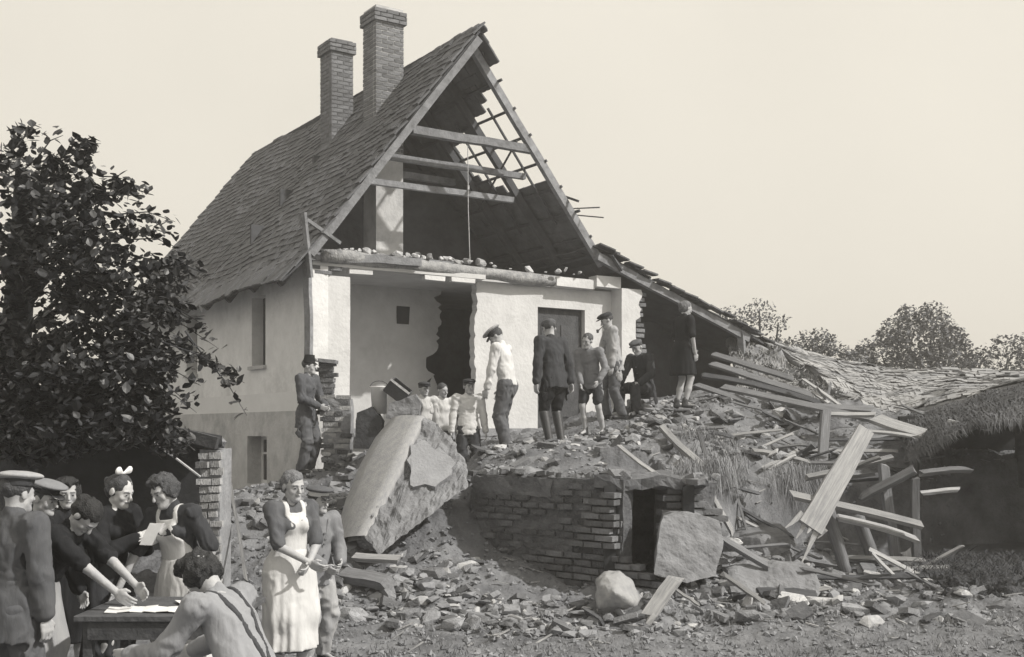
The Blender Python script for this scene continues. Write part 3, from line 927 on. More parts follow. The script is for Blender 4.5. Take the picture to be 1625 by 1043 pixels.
# left pier (plastered inner face), with its edges broken
def ragged_wall(name, m, s0, s1, t0, t1, z0, z1, step=.14, jl=0, jr=0, jt=0, seed=1, hole=None):
    """a plastered wall whose free edges break off irregularly"""
    r = random.Random(seed); n = max(2, int((z1 - z0) / step)); mb = MB()
    zs = [z0 + (z1 - z0) * i / n for i in range(n + 1)]
    def walk(j):
        o_, x_ = [], .5
        for _ in zs:
            x_ = min(1, max(0, x_ + r.gauss(0, .28))); o_.append(j * min(1, max(0, x_ + r.gauss(0, .10))))
        return o_
    L = [s0 + q for q in walk(jl)]; Q = [s1 - q for q in walk(jr)]
    k = 6
    for i in range(n):
        cols = []
        for (zz, a, b) in ((zs[i], L[i], Q[i]), (zs[i + 1], L[i + 1], Q[i + 1])):
            row = [hs_(a + (b - a) * j / k, t0, zz) for j in range(k + 1)] + [hs_(a + (b - a) * j / k, t1, zz) for j in range(k + 1)]
            cols += row
        o = 2 * (k + 1); fs = []
        for j in range(k):
            fs.append((j, j + 1, o + j + 1, o + j)); fs.append((k + 1 + j + 1, k + 1 + j, o + k + 1 + j, o + k + 2 + j))
        fs.append((k + 1, 0, o, o + k + 1)); fs.append((k, 2 * k + 1, o + 2 * k + 1, o + k))
        if i == n - 1:
            for j in range(k): fs.append((o + j, o + j + 1, o + k + 2 + j, o + k + 1 + j))
        mb.add(cols, fs)
    return part(mb, name, m)
ragged_wall("pier_wall", M_plaster, .13, .74, .02, .34, 1.95, 4.30, jl=.03, jr=.02, seed=2)
ragged_wall("room_wall", M_room, .36, 3.34, 1.70, 1.85, 1.95, 4.43, jr=.32, step=.06, seed=5)
mb = MB(); hbox(mb, .36, 6.3, 4.2, 4.3, 1.95, 4.43); part(mb, "inner_wall", M_boards)
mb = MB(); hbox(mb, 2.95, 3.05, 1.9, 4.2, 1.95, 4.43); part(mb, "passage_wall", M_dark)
# white wall with door opening
ragged_wall("white_wall", M_plaster, 3.17, 4.48, .30, .46, 1.95, 4.46, jl=.10, step=.07, seed=7)
ragged_wall("white_wall", M_plaster, 5.52, 6.30, .301, .46, 1.95, 4.46, jl=.0, seed=8)
mb = MB(); hbox(mb, 4.48, 5.52, .302, .46, 4.09, 4.46); part(mb, "door_lintel", M_plaster)
mb = MB(); hbox(mb, 4.48, 5.52, .40, .44, 1.95, 4.09); dr = part(mb, "door", M_wood_d)
mb = MB()
for z in (2.15, 3.05): hbox(mb, 4.62, 4.95, .385, .40, z, z + .75); hbox(mb, 5.05, 5.38, .385, .40, z, z + .75)
part(mb, "door_panel", M_wood_d, dr)
ragged_wall("right_pier", M_plaster, 6.13, 6.62, 0.0, .30, 2.0, 4.50, jr=.16, jl=.01, step=.07, seed=9)
# basement front
ragged_wall("cellar_wall", M_plinth, .0, 3.2, .34, .6, .3, 1.85, jr=.0, seed=12)
ragged_wall("cellar_wall", M_dark, 3.2, 6.6, .8, 1.0, .3, 1.82, jr=.0, seed=13)
mb = MB(); mb.beam(hs_(2.3, .22, 1.84), hs_(5.6, .22, 1.84), .2, .14, seg=6, wob=.01); part(mb, "sill_beam", M_wood)
mb = MB(); mb.beam(hs_(2.6, .0, 1.72), hs_(5.3, .02, 1.70), .16, .06, seg=5, wob=.02); part(mb, "floor_board", M_wood_d)
for s in (2.9, 3.5, 4.15, 4.75):
    mb = MB(); mb.beam(hs_(s, .05, 1.78), hs_(s, .78, 1.78), .12, .1); part(mb, "joist", M_wood_d)
# marks on the room wall: dark plate paints the shade of a stovepipe hole
mb = MB(); c = hs_(2.55, 1.695, 3.95); mb.obox(c, HA * .13, HB * .012, UZ * .16); part(mb, "pipe_opening_shade", M_dark, rough=.03)
mb = MB(); mb.add([hs_(3.0, 1.66, 1.96), hs_(3.42, 1.64, 1.96), hs_(3.33, 1.66, 2.5), hs_(3.15, 1.67, 2.9), hs_(3.0, 1.67, 2.6)] + [hs_(3.0, 1.69, 1.96), hs_(3.42, 1.69, 1.96), hs_(3.33, 1.69, 2.5), hs_(3.15, 1.69, 2.9), hs_(3.0, 1.69, 2.6)],
                  [(0, 1, 2, 3, 4), (9, 8, 7, 6, 5)] + [(i, (i + 1) % 5, 5 + (i + 1) % 5, 5 + i)[::-1] for i in range(5)])
part(mb, "plaster_scrap", M_room)
# tie log across the gable with rubble lying on it
mb = MB(); mb.tube([hs_(.22 + 4.7 * i / 10, -.06 + .028 * i + .02 * math.sin(i), 4.585 + .012 * math.sin(i * 2.1) - .004 * i) for i in range(11)], [.105 + .01 * math.sin(i * 1.7) for i in range(11)], 9)
part(mb, "tie_log", M_log, smooth=True, rough=.02, rscale=6)
mb = MB(); mb.beam(hs_(.05, .0, 4.56), hs_(1.9, -.1, 4.60), .14, .12, seg=5, wob=.02); mb.beam(hs_(.1, .2, 4.69), hs_(2.6, .1, 4.66), .2, .05, seg=5, wob=.02); part(mb, "plate_beam", M_wood)
mb = MB(); 
for q in ((.72, 1.12, .0, .12, 4.36, 4.53), (2.05, 2.42, -.01, .12, 4.36, 4.43), (2.55, 3.0, -.012, .12, 4.36, 4.44), (4.75, 5.6, .10, .3, 4.45, 4.62), (5.6, 6.15, .05, .3, 4.50, 4.70)):
    mb = MB(); hbox(mb, *q); part(mb, "broken_plaster", M_plaster, rough=.02, rscale=9)
for i in range(64):
    vs, fs = rock_variant(100 + i % 6, .6); 
    me_ = bpy.data.meshes.get("attic_lump_%d" % (i % 6))
    if me_ is None:
        me_ = raw_mesh("attic_lump_%d" % (i % 6), vs, fs); me_.materials.append(mat("lime_lump", .42, .3, 6, .6, rand=.4))
    s = random.uniform(.5, 3.0) if i < 52 else random.uniform(3, 6); sz = .05 + .17 * random.random() ** 1.6
    inst("plaster_lump", me_, house, hs_(s, random.uniform(-.02, .3), 4.68 + sz * .2 + random.uniform(-.02, .04)), Matrix.Rotation(random.uniform(0, 6), 4, 'Z') @ Matrix.Rotation(random.uniform(0, 1), 4, 'X'), (sz, sz * 1.2, sz))

# ---- roof, left slope
RS, RZ_, ES, EZ = 2.93, 8.49, -.42, 4.10
sd = V(*(HA * (ES - RS) + UZ * (EZ - RZ_))); SL = np.linalg.norm(sd); sd /= SL         # down the slope
sn = np.cross(sd, HB); sn = sn / np.linalg.norm(sn)
if sn[2] < 0: sn = -sn
rp = hs_(RS, 0, RZ_)
def roofL(t, r, off=0.0):
    sag = -.10 * math.sin(max(0, min(1, t / 10)) * math.pi) * (1 - .4 * r / SL) + .03 * math.sin(t * 1.7 + r)
    kick = .10 * max(0, (r - SL + .9) / .9) ** 2
    return rp + HB * t + sd * r + sn * (off + kick) + UZ * sag
slope = MB()
nT, nR = 30, 10
for i in range(nT):
    for j in range(nR):
        t0, t1 = -.25 + 10.4 * i / nT, -.25 + 10.4 * (i + 1) / nT; r0, r1 = SL * j / nR, SL * (j + 1) / nR
        q = [roofL(t0, r0), roofL(t1, r0), roofL(t1, r1), roofL(t0, r1)]; q2 = [p - sn * .03 for p in q]
        slope.add(q + q2, [(0, 3, 2, 1), (4, 5, 6, 7)] + ([(3, 7, 6, 2)] if j == nR - 1 else []) + ([(0, 4, 7, 3)] if i == 0 else []) + ([(1, 2, 6, 5)] if i == nT - 1 else []))
roof_l = part(slope, "roof_slope", M_boards)  # dark sheet added under the tiles to block light leaks
# one beaver-tail tile, in its own frame: x across, y up the slope, z out
def tile_mesh(name, w=.178, l=.35, th=.027):
    prof = [(-w / 2, l * .5), (w / 2, l * .5), (w / 2, -l * .45), (w * .36, -l * .485), (0, -l * .5), (-w * .36, -l * .485), (-w / 2, -l * .45)]
    vs = [(x, y, th / 2) for x, y in prof] + [(x, y, -th / 2) for x, y in prof]; n = len(prof)
    fs = [tuple(range(n - 1, -1, -1)), tuple(range(n, 2 * n))] + [(i, (i + 1) % n, n + (i + 1) % n, n + i) for i in range(n)]
    return np.array(vs), fs
tv, tf_ = tile_mesh("roof_tile")
tile_me = raw_mesh("roof_tile", tv, tf_); tile_me.materials.append(M_tile)
EXPO = .168
tiles = []
r = .12; c = 0
while r < SL + .12:
    tt = -.26 + (.09 if c % 2 else 0)
    while tt < 10.15:
        tiles.append((tt, r)); tt += .181
    r += EXPO; c += 1
mass = MB(); cnt = 0
TB = np.array([HB, -sd, sn]).T
# chimney footprints are left free of tiles
CH = [(2.12, 2.68, 1.90, 2.42), (2.04, 2.50, 3.60, 4.12)]
def px_of(p): return CX + FPX * p[0] / p[1], HY - FPX * (p[2] - CAMH) / p[1]
order = sorted(range(len(tiles)), key=lambda i: tiles[i][0])
near = set(order[:300])
for i, (t, r) in enumerate(tiles):
    jx, jr, tilt = random.gauss(0, .006), random.gauss(0, .006), random.gauss(0, .02)
    if random.random() < .012: jr += .09; tilt += .08
    if t < .35 and random.random() < .06: continue
    p = roofL(t + jx, r + jr - .09, .048 + abs(random.gauss(0, .008)))
    s_here = RS + (ES - RS) * r / SL
    if any(a - .05 < s_here < b + .05 and c0 - .08 < t < c1 + .08 for a, b, c0, c1 in CH): continue
    rot = Matrix(TB.tolist()) @ Matrix.Rotation(-.10 + random.gauss(0, .025), 3, 'X') @ Matrix.Rotation(tilt, 3, 'Z')
    if i in near:
        inst("roof_tile", tile_me, roof_l, p, rot.to_4x4())
    else:
        mass.add(tv @ np.array(rot).T + p, tf_)
tag(part(mass, "roof_tiles", M_tile2, roof_l), kind="stuff")
# ridge tiles
rt = MB()
for k in range(9):
    a = math.pi * k / 8
    rt.v.append((.11 * math.cos(a), -.2, .10 * math.sin(a))); rt.v.append((.12 * math.cos(a), .2, .11 * math.sin(a)))
n0 = len(rt.v)
rt.v += [(x * .82, y, z * .82 - .01) for x, y, z in rt.v]
for k in range(8):
    o = 2 * k; rt.f += [(o, o + 2, o + 3, o + 1), (n0 + o + 1, n0 + o + 3, n0 + o + 2, n0 + o), (o, n0 + o, n0 + o + 2, o + 2), (o + 1, o + 3, n0 + o + 3, n0 + o + 1)]
ridge_me = raw_mesh("ridge_tile", np.array(rt.v), rt.f, True); ridge_me.materials.append(M_tile)
for i in range(27):
    t = -.1 + i * .37
    inst("ridge_tile", ridge_me, roof_l, roofL(t, 0, 0) + UZ * (.0 + random.gauss(0, .012)) + HA * .03, HROT @ Matrix.Rotation(random.gauss(0, .04), 4, 'X') @ Matrix.Rotation(random.gauss(0, .03), 4, 'Z'))
# barge rafter on the gable
mb = MB(); mb.beam(hs_(RS - .02, -.2, RZ_ - .16), hs_(-.05, -.2, 4.55), .12, .22, up=HB, seg=8, wob=.006); part(mb, "gable_rafter", M_wood)
mb = MB(); mb.beam(hs_(.42, -.31, 4.75), hs_(-.13, -.33, 5.05), .04, .05); mb.beam(hs_(-.05, -.28, 4.2), hs_(-.18, -.33, 5.15), .07, .05); part(mb, "hanging_lath", M_wood)
mb = MB(); mb.beam(hs_(.03, -.04, 2.6), hs_(-.06, -.1, 4.7), .1, .09, seg=6, wob=.02); part(mb, "corner_post", M_wood)
# ---- roof, right slope seen from inside, with the hole
rs2, rz2 = 5.72, 5.02
sd2 = HA * (rs2 - RS) + UZ * (rz2 - RZ_); SL2 = np.linalg.norm(sd2); sd2 = sd2 / SL2
sn2 = np.cross(HB, sd2); sn2 = sn2 / np.linalg.norm(sn2)
if sn2[2] < 0: sn2 = -sn2
def roofR(t, r, off=0.0): return rp + HB * t + sd2 * r + sn2 * off
HOLE = [(744, 186), (758, 170), (764, 148), (786, 132), (806, 146), (890, 296), (872, 304), (850, 294), (812, 312), (764, 298), (738, 264), (712, 226), (732, 210), (750, 214)]
def in_poly(x, y, P_):
    ins = False
    for i in range(len(P_)):
        x0, y0 = P_[i]; x1, y1 = P_[i - 1]
        if (y0 > y) != (y1 > y) and x < (x1 - x0) * (y - y0) / (y1 - y0) + x0: ins = not ins
    return ins
HOLE3 = []
for p in HOLE:
    w = hit(*p, rp, sn2) - rp; HOLE3.append((w @ HB, w @ sd2))
cov = MB(); tR = MB()
ct, crr = .19, .172
r = .1
TB2 = np.array([HB, -sd2, sn2]).T
while r < SL2 + .2:
    t = -.12
    while t < 10.1:
        if not in_poly(t, r, HOLE3) and not (t < .25 and 0.5 < r < 4.5 and True):
            rot = TB2 @ np.array(Matrix.Rotation(-.075 + random.gauss(0, .03), 3, 'X') @ Matrix.Rotation(random.gauss(0, .04), 3, 'Z'))
            tR.add(tv * V(1.06, 1, 1) @ rot.T + roofR(t + random.gauss(0, .006), r, .05), tf_)
        t += .181
    r += EXPO
roof_r = part(tR, "roof_tiles_right", M_tile2); tag(roof_r, kind="stuff")
for i in range(9):
    t = .05 + i * 1.15
    mb = MB(); mb.beam(roofR(t, .05, -.09), roofR(t, SL2 + .1, -.09), .10, .13, up=sn2, seg=6, wob=.008); part(mb, "rafter", M_wood if i == 0 else M_boards)
    mb = MB(); mb.beam(roofL(t + .2, .1, -.10), roofL(t + .2, SL - .1, -.10), .10, .13, up=sn, seg=4); part(mb, "rafter", M_boards)
for j in range(int(SL2 / .52)):
    mb = MB(); r = .35 + j * .52
    mb.beam(roofR(-.02 + (random.uniform(-.14, 0) if j in (1, 6) else 0), r, -.012), roofR(10, r + random.uniform(-.01, .01), -.012), .045, .03, up=sn2, seg=10, wob=.008); part(mb, "batten", M_boards)
for k in (.62, 1.75):
    mb = MB(); mb.beam(roofR(k, 1.2, -.05), roofR(k + .05, 3.6, -.05), .04, .03, up=sn2); part(mb, "lath", M_boards)
mb = MB(); mb.beam(roofR(.3, 1.9, -.1), roofR(2.6, 2.9, -.1), .03, .03, up=sn2); mb.beam(roofR(-.2, 3.3, .0), roofR(.4, 3.0, .03), .04, .04); mb.beam(roofR(-.5, 3.55, .1), roofR(.4, 3.35, .0), .015, .02); mb.beam(roofR(-.45, 3.75, .1), roofR(.4, 3.45, .0), .015, .02)
part(mb, "broken_lath", M_wood_d)
for (a, b, w) in (((1.86, .1, 6.77), (4.22, .1, 6.77), .13), ((1.62, .6, 6.42), (4.4, .6, 6.42), .10), ((1.5, 1.2, 6.12), (4.55, 1.2, 6.12), .10), ((1.86, 2.8, 6.7), (4.25, 2.8, 6.7), .12)):
    mb = MB(); mb.beam(hs_(*a), hs_(*b), w, w, seg=5, wob=.012); part(mb, "collar_beam", M_wood)
mb = MB(); hbox(mb, .4, 5.9, 3.4, 3.46, 4.52, 5.6); hbox(mb, .95, 5.3, 3.4, 3.46, 5.6, 6.3); hbox(mb, 1.6, 4.4, 3.4, 3.46, 6.3, 7.0); part(mb, "attic_partition", M_boards)
mb = MB(); mb.tube([hs_(2.92, .1, 6.7), hs_(2.93, .1, 5.6), hs_(2.95, .08, 4.75)], .008, 5); mb.tube([hs_(2.93, .1, 6.0), hs_(2.93, .1, 5.93)], .022, 6); part(mb, "hanging_wire", M_wood_l)
# ---- chimneys with individual bricks
def brick_mesh(name, l, w, h, m, seed):
    r_ = random.Random(seed); b = .006
    vs = []
    for sz in (-1, 1):
        for sy in (-1, 1):
            for sx in (-1, 1):
                vs.append((sx * (l / 2 - r_.uniform(0, b)), sy * (w / 2 - r_.uniform(0, b)), sz * (h / 2 - r_.uniform(0, b))))
    me_ = raw_mesh(name, np.array(vs), [(0, 2, 3, 1), (4, 5, 7, 6), (0, 1, 5, 4), (2, 6, 7, 3), (0, 4, 6, 2), (1, 3, 7, 5)])
    me_.materials.append(m); return me_
BR = [brick_mesh("brick", .245, .115, .062, M_brick, i) for i in range(4)]
BH = [brick_mesh("brick", .118, .115, .062, M_brick, 9 + i) for i in range(2)]
M_chim = mat("chimney_brick", .15, .3, 10, .6, rand=.25)
CB = [brick_mesh("brick", .235, .11, .066, M_chim, 20 + i) for i in range(4)]
CHh = [brick_mesh("brick", .113, .11, .066, M_chim, 30 + i) for i in range(2)]
for ci, (s0, s1, t0, t1) in enumerate(CH):
    ztop = (9.44, 9.33)[ci]
    mb = MB(); hbox(mb, s0 + .012, s1 - .012, t0 + .012, t1 - .012, 4.5, ztop - .01); ch = part(mb, "chimney", M_plinth if ci == 0 else mat("chimney_mortar", .16, .2, 8, .5))
    z = 6.75 if ci == 0 else 6.9; c = 0
    while z < ztop - .03:
        ext = .045 if z > ztop - .26 else 0
        a, b = s0 - ext, s1 + ext; u, w = t0 - ext, t1 + ext
        x = a; half = c % 2
        while x < b - .02:
            L_ = .122 if (half and x == a) else min(.245, b - x)
            for tt in (u + .055,):
                o = inst("brick", random.choice(CB), ch, hs_(x + L_ / 2, tt, z), HROT, ((L_ - .008) / .235, 1, 1))
            x += L_
        y = u + .118
        while y < w - .02:
            L_ = .118 if (not half and y < u + .13) else min(.24, w - y)
            o = inst("brick", random.choice(CB), ch, hs_(a + .055, y + L_ / 2, z), HROT @ Matrix.Rotation(R(90), 4, 'Z'), ((L_ - .008) / .235, 1, 1))
            y += L_
        z += .076; c += 1
# ---- lean-to on the right
def roofX(s, t): return hs_(s, t, 5.08 - (s - 5.6) * .345 - .02 * math.sin(s * 2 + t))
lx = MB()
for i in range(12):
    for j in range(8):
        s0, s1 = 5.62 + 4.9 * i / 12, 5.62 + 4.9 * (i + 1) / 12; t0, t1 = -.1 + .75 * j, -.1 + .75 * (j + 1)
        q = [roofX(s0, t0), roofX(s1, t0), roofX(s1, t1), roofX(s0, t1)]; q2 = [p - UZ * .05 for p in q]
        lx.add(q + q2, [(0, 1, 2, 3), (7, 6, 5, 4), (0, 4, 5, 1), (1, 5, 6, 2), (2, 6, 7, 3), (3, 7, 4, 0)])
lean = part(lx, "lean_to_roof", M_boards)
lt_dir = roofX(9.2, 0) - roofX(5.7, 0); lt_dir /= np.linalg.norm(lt_dir); lt_n = np.cross(HB, lt_dir); lt_n = -lt_n if lt_n[2] < 0 else lt_n
TB3 = np.array([HB, -lt_dir, lt_n]).T
xm = MB()
for c in range(29):
    for k in range(33):
        s, t = 5.62 + c * .165, -.16 + k * .181 + (.09 if c % 2 else 0)
        if random.random() < .05 + .2 * (k < 2 and c > 8): continue
        rot = Matrix(TB3.tolist()) @ Matrix.Rotation(-.08 + random.gauss(0, .05), 3, 'X') @ Matrix.Rotation(random.gauss(0, .08), 3, 'Z')
        p = roofX(s, t) + lt_n * (.05 + abs(random.gauss(0, .02)))
        if k < 2: inst("roof_tile", tile_me, lean, p, rot.to_4x4())
        else: xm.add(tv @ np.array(rot).T + p, tf_)
tag(part(xm, "roof_tiles", M_tile2, lean), kind="stuff")
mb = MB(); mb.beam(roofX(5.5, -.08) - UZ * .12, roofX(9.25, -.08) - UZ * .12, .1, .14, seg=6, wob=.015); part(mb, "lean_to_rafter", M_wood)
for j, z in enumerate(np.arange(1.8, 4.7, .22)):
    mb = MB(); smax = min(11.5, 5.6 + (5.0 - z) / .345)
    mb.beam(hs_(6.62, 1.6 + .01 * (j % 2), z), hs_(smax, 1.6, z), .03, .222, up=UZ, seg=2); part(mb, "wall_board", M_boards)
mb = MB(); mb.beam(hs_(9.12, -.05, 2.2), hs_(9.05, -.08, 3.85), .12, .12, seg=4, wob=.02); part(mb, "lean_to_post", M_wood)
# broken brick edges of the right pier and left corner
for i in range(26):
    z = 2.05 + i * .095
    inst("brick", random.choice(BR), house, hs_(6.60 + random.uniform(-.06, .09), .12, z), HROT @ Matrix.Rotation(random.gauss(0, .12), 4, 'Z'), (random.uniform(.5, .95), 1.4, 1.2))
for i in range(8):
    inst("brick", random.choice(BR), house, hs_(.22 + random.uniform(-.1, .45), .05, 4.34 + .07 * (i % 3)), HROT @ Matrix.Rotation(random.gauss(0, .1), 4, 'Z'), (.8, 1, 1))
# ---------------------------------------------------------------- cellar ruin: brick wall, doorway, pier
W0, W1 = atz(752, 13.32, 0), atz(986, 11.93, 0)
wd_ = W1 - W0; WL = np.linalg.norm(wd_); wd_ /= WL; wn_ = np.cross(wd_, UZ)
if wn_[1] > 0: wn_ = -wn_
WROT = Matrix((tuple(wd_), tuple(-wn_), (0, 0, 1))).transposed().to_4x4()
cellar = empty("cellar_wall", (W0 + W1) / 2 + UZ * .2, "dark brick cellar wall with a black doorway at its right end, in the rubble heap", "wall")
def wp(u, n, z): return W0 + wd_ * u + wn_ * n + UZ * z
mb = MB()
mb.rbox(wp(WL / 2, -.115, .74), wd_ * WL / 2, wn_ * .085, UZ * .66, .06, .022, 2, 6)
core = part(mb, "wall_core", mat("dark_core_mortar", .105, .45, 5, .9, bscale=30), cellar)  # dark mortar and bricks paint the shade of the wall's main face
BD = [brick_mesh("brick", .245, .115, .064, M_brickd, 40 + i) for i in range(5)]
nb = 0
z = .62; c = 0
while z < 1.36:
    u = -.02 + (.12 if c % 2 else 0)
    step = .0
    while u < WL - .05:
        L_ = min(.25, WL - u)
        if not (z > 1.16 and u < 1.15) and random.random() > .10 and L_ > .08:
            lit = u > WL * .70 + (1.4 - z) * .4  # paler bricks paint sunlight on the right end of the wall
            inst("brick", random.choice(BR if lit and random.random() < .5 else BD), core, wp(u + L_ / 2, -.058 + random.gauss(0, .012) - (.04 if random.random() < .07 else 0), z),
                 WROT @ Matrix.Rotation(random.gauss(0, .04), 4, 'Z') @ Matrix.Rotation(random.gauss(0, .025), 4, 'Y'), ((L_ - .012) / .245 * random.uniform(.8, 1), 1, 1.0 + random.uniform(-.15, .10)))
            nb += 1
        u += .252
    z += .077; c += 1
# stepped foot running out to the right of the doorway
for c, zz in enumerate(np.arange(.02, .62, .077)):
    u = WL * .35 + (.12 if c % 2 else 0); end = WL + 1.15 - c * .15
    while u < end:
        L_ = min(.25, end - u)
        if L_ > .1: inst("brick", random.choice(BD if random.random() < .6 else BR), core, wp(u + L_ / 2, -.03 + random.gauss(0, .012), zz), WROT @ Matrix.Rotation(random.gauss(0, .03), 4, 'Z'), ((L_ - .012) / .245, 1, 1))
        u += .252
# stepped buttress proud of the wall beside the doorway
for c in range(9):
    zz = .70 + c * .077; u0 = WL - .25 - .06 * (8 - c) * .9
    u = u0 + .1 * (c % 2)
    while u < WL - .04:
        L_ = min(.25, WL - .01 - u)
        if L_ > .09 and c < 8: inst("brick", random.choice(BR), core, wp(u + L_ / 2, .055 + random.gauss(0, .006), zz), WROT @ Matrix.Rotation(random.gauss(0, .02), 4, 'Z'), ((L_ - .012) / .245, 1, 1))
        u += .252
# field stones low in the wall
FS = []
for i in range(7):
    vs, fs = rock_variant(300 + i, .8); me_ = raw_mesh("stone", vs, fs); me_.materials.append(M_stone); FS.append(me_)
RB0 = FS
FSD = []
M_stoned = mat("dark_stone", .10, .35, 6, .8, bscale=18, rand=.4)
for i in range(5):
    vs, fs = rock_variant(320 + i, .8); me_ = raw_mesh("stone", vs, fs); me_.materials.append(M_stoned); FSD.append(me_)
for i in range(60):
    u, zz = random.uniform(.05, WL * .75), random.uniform(.1, .62); sz = random.uniform(.11, .24)
    inst("stone", random.choice(FSD), core, wp(u, -.08, zz), Matrix.Rotation(random.uniform(0, 6), 4, 'Z'), (sz, sz, sz * .8))
mb = MB(); mb.rbox(wp(.58, -.045, 1.28), wd_ * .58, wn_ * .03, UZ * .10, .05, .04, 5, 7); part(mb, "plaster_facing", mat("dark_facing", .12, .4, 4, .9, bscale=22), cellar)
# right pier of the doorway
P0 = atz(1052, 12.15, 0)
for c in range(12):
    zz = .5 + c * .078
    for k in range(3 if c < 8 else 2):
        if c > 9 and k > 0: continue
        inst("brick", random.choice(BR), cellar, P0 + V(.13 + .25 * k * .9 - (.06 if c % 2 else 0), .06 * k + random.gauss(0, .01), zz), Matrix.Rotation(.2 + random.gauss(0, .04), 4, 'Z'), (1, 1.8, 1.05))
mb = MB(); mb.rbox(P0 + V(.27, .26, .62), V(.27, .06, 0), V(-.04, .2, 0), V(0, 0, .74), .06, .05, 3); part(mb, "pier_core", mat("pier_earth", .13, .4, 5, .9, bscale=20), cellar)
# cheeks and earth roof of the cellar hole
mb = MB()
mb.rbox(V(PITC[0] + .03, PITC[1] + .2, 1.37), V(.6, 0, 0), V(0, 1.15, 0), V(0, 0, .06), .07, .07, 3, 5)
part(mb, "vault_slab", mat("vault_earth", .12, .35, 5, .9, bscale=20), cellar)
mb = MB()
mb.obox(V(PITC[0] - PITR[0] - .06, PITC[1] + .1, .72), V(.06, 0, 0), V(0, 1.1, 0), V(0, 0, .62)); mb.obox(V(PITC[0] + PITR[0] + .06, PITC[1] + .1, .72), V(.06, 0, 0), V(0, 1.1, 0), V(0, 0, .62)); mb.obox(V(PITC[0], PITC[1] + PITR[1] + .06, .72), V(.4, 0, 0), V(0, .05, 0), V(0, 0, .62))
part(mb, "vault_wall", M_dark, cellar, rough=.02)  # cheeks coloured near black, deep shade put into their colour
for i in range(46):
    u = random.uniform(-.05, WL + .8); sz = random.uniform(.06, .2)
    st_ = i % 3 > 0
    inst("stone" if st_ else "brick", random.choice(RB0 if st_ else BR), cellar, wp(u, -.18 + random.gauss(0, .07) - (.35 if u > WL else 0), 1.41 + random.uniform(-.02, .05)), Matrix.Rotation(random.uniform(0, 6), 4, "Z") @ Matrix.Rotation(random.gauss(0, .3), 4, "X"), (sz, sz, sz * .8) if st_ else (.8, 1, 1))

# ---------------------------------------------------------------- large fragments
def chunk(name, label, cat, pts, m, amp=.03, sub=3, freq=4, seed=1, cut=.35, parent=None, smooth=False):
    pts = [np.asarray(p, float) for p in pts]
    vs, fs = hull_mesh(pts, sub, amp, freq, seed, cut=cut)
    b = vs.mean(0); b[2] = vs[:, 2].min()
    if parent is None:
        o = link(name, raw_mesh(name, vs - b, fs, smooth), m, None, b); tag(o, label, cat)
    else:
        o = link(name, raw_mesh(name, vs - base_of(parent), fs, smooth), m, parent)
    return o
slab = empty("wall_fragment", at(620, 880, 13.2), "huge tilted slab of fallen plastered wall leaning on the rubble left of the brick cellar", "wall fragment")
M_frag = mat("wall_core_rubble", .19, .28, 5, 1.0, bscale=22, stain=.5, stain_scale=2.2, stain_v=.15)
front = [at(578, 850, 12.55), at(602, 880, 12.35), at(740, 772, 13.1), at(736, 735, 13.35), at(722, 703, 13.5), at(696, 672, 13.7), at(668, 661, 13.8), at(640, 745, 13.2)]
back = [p + V(-.30, .55, .02) for p in front]
chunk("wall_core", None, None, front + back, M_frag, .075, 3, 8, 3, .2, slab)
# curved plaster face along its left edge
ed = [(578, 850, 12.52), (605, 800, 12.82), (632, 745, 13.12), (652, 700, 13.42), (672, 660, 13.74)]
el_ = [(530, 858, 13.05), (548, 795, 13.35), (572, 738, 13.65), (596, 694, 13.92), (622, 662, 14.15)]
mb = MB()
A_ = [at(*p) for p in ed]; B_ = [at(*p) for p in el_]
rows = []
for i in range(5):
    rows += [A_[i] + (B_[i] - A_[i]) * k / 4 + V(-.01, -.025, .015) * math.sin(math.pi * k / 4) for k in range(5)]
n_ = len(rows); off = V(.05, .06, -.05)
mb.add(rows + [p + off for p in rows], [(i * 5 + k, i * 5 + k + 1, (i + 1) * 5 + k + 1, (i + 1) * 5 + k) for i in range(4) for k in range(4)] +
       [(n_ + (i + 1) * 5 + k, n_ + (i + 1) * 5 + k + 1, n_ + i * 5 + k + 1, n_ + i * 5 + k) for i in range(4) for k in range(4)] +
       [(i * 5, (i + 1) * 5, n_ + (i + 1) * 5, n_ + i * 5) for i in range(4)] + [((i + 1) * 5 + 4, i * 5 + 4, n_ + i * 5 + 4, n_ + (i + 1) * 5 + 4) for i in range(4)])
part(mb, "plaster_face", mat("slab_plaster", .31, .18, 3, .3, stretch=(6, 6, 1), stain=.4, stain_v=.3), slab, smooth=True, rough=.015)
fn = np.cross(front[2] - front[0], front[6] - front[0]); fn /= np.linalg.norm(fn); fn = -fn if fn[1] > 0 else fn
pp = [(652, 712), (672, 703), (700, 716), (722, 738), (714, 760), (690, 776), (648, 775), (650, 745)]
pp = [(x0 + (x1 - x0) * t_ + random.gauss(0, 1.8), y0 + (y1 - y0) * t_ + random.gauss(0, 1.8)) for (x0, y0), (x1, y1) in zip(pp, pp[1:] + pp[:1]) for t_ in (0, .33, .66)]
pts = [hit(x, y, front[3] + fn * .035, fn) for x, y in pp]
mb = MB(); k = len(pts); mb.add([p + fn * .05 for p in pts] + [p - fn * .12 for p in pts], [tuple(range(k)), tuple(range(2 * k - 1, k - 1, -1))] + [(i, k + i, k + (i + 1) % k, (i + 1) % k) for i in range(k)])
part(mb, "plaster_patch", mat("patch_plaster", .26, .15, 6, .5, bscale=30), slab, rough=.01)
M_block = mat("masonry_block", .19, .28, 5, .9, bscale=20, stain=.5, stain_scale=2, stain_v=.13)
bl = [at(1052, 818, 11.7), at(1092, 812, 11.8), at(1140, 828, 11.85), at(1146, 860, 11.8), at(1138, 915, 11.65), at(1090, 925, 11.5), at(1038, 912, 11.5), at(1042, 870, 11.55)]
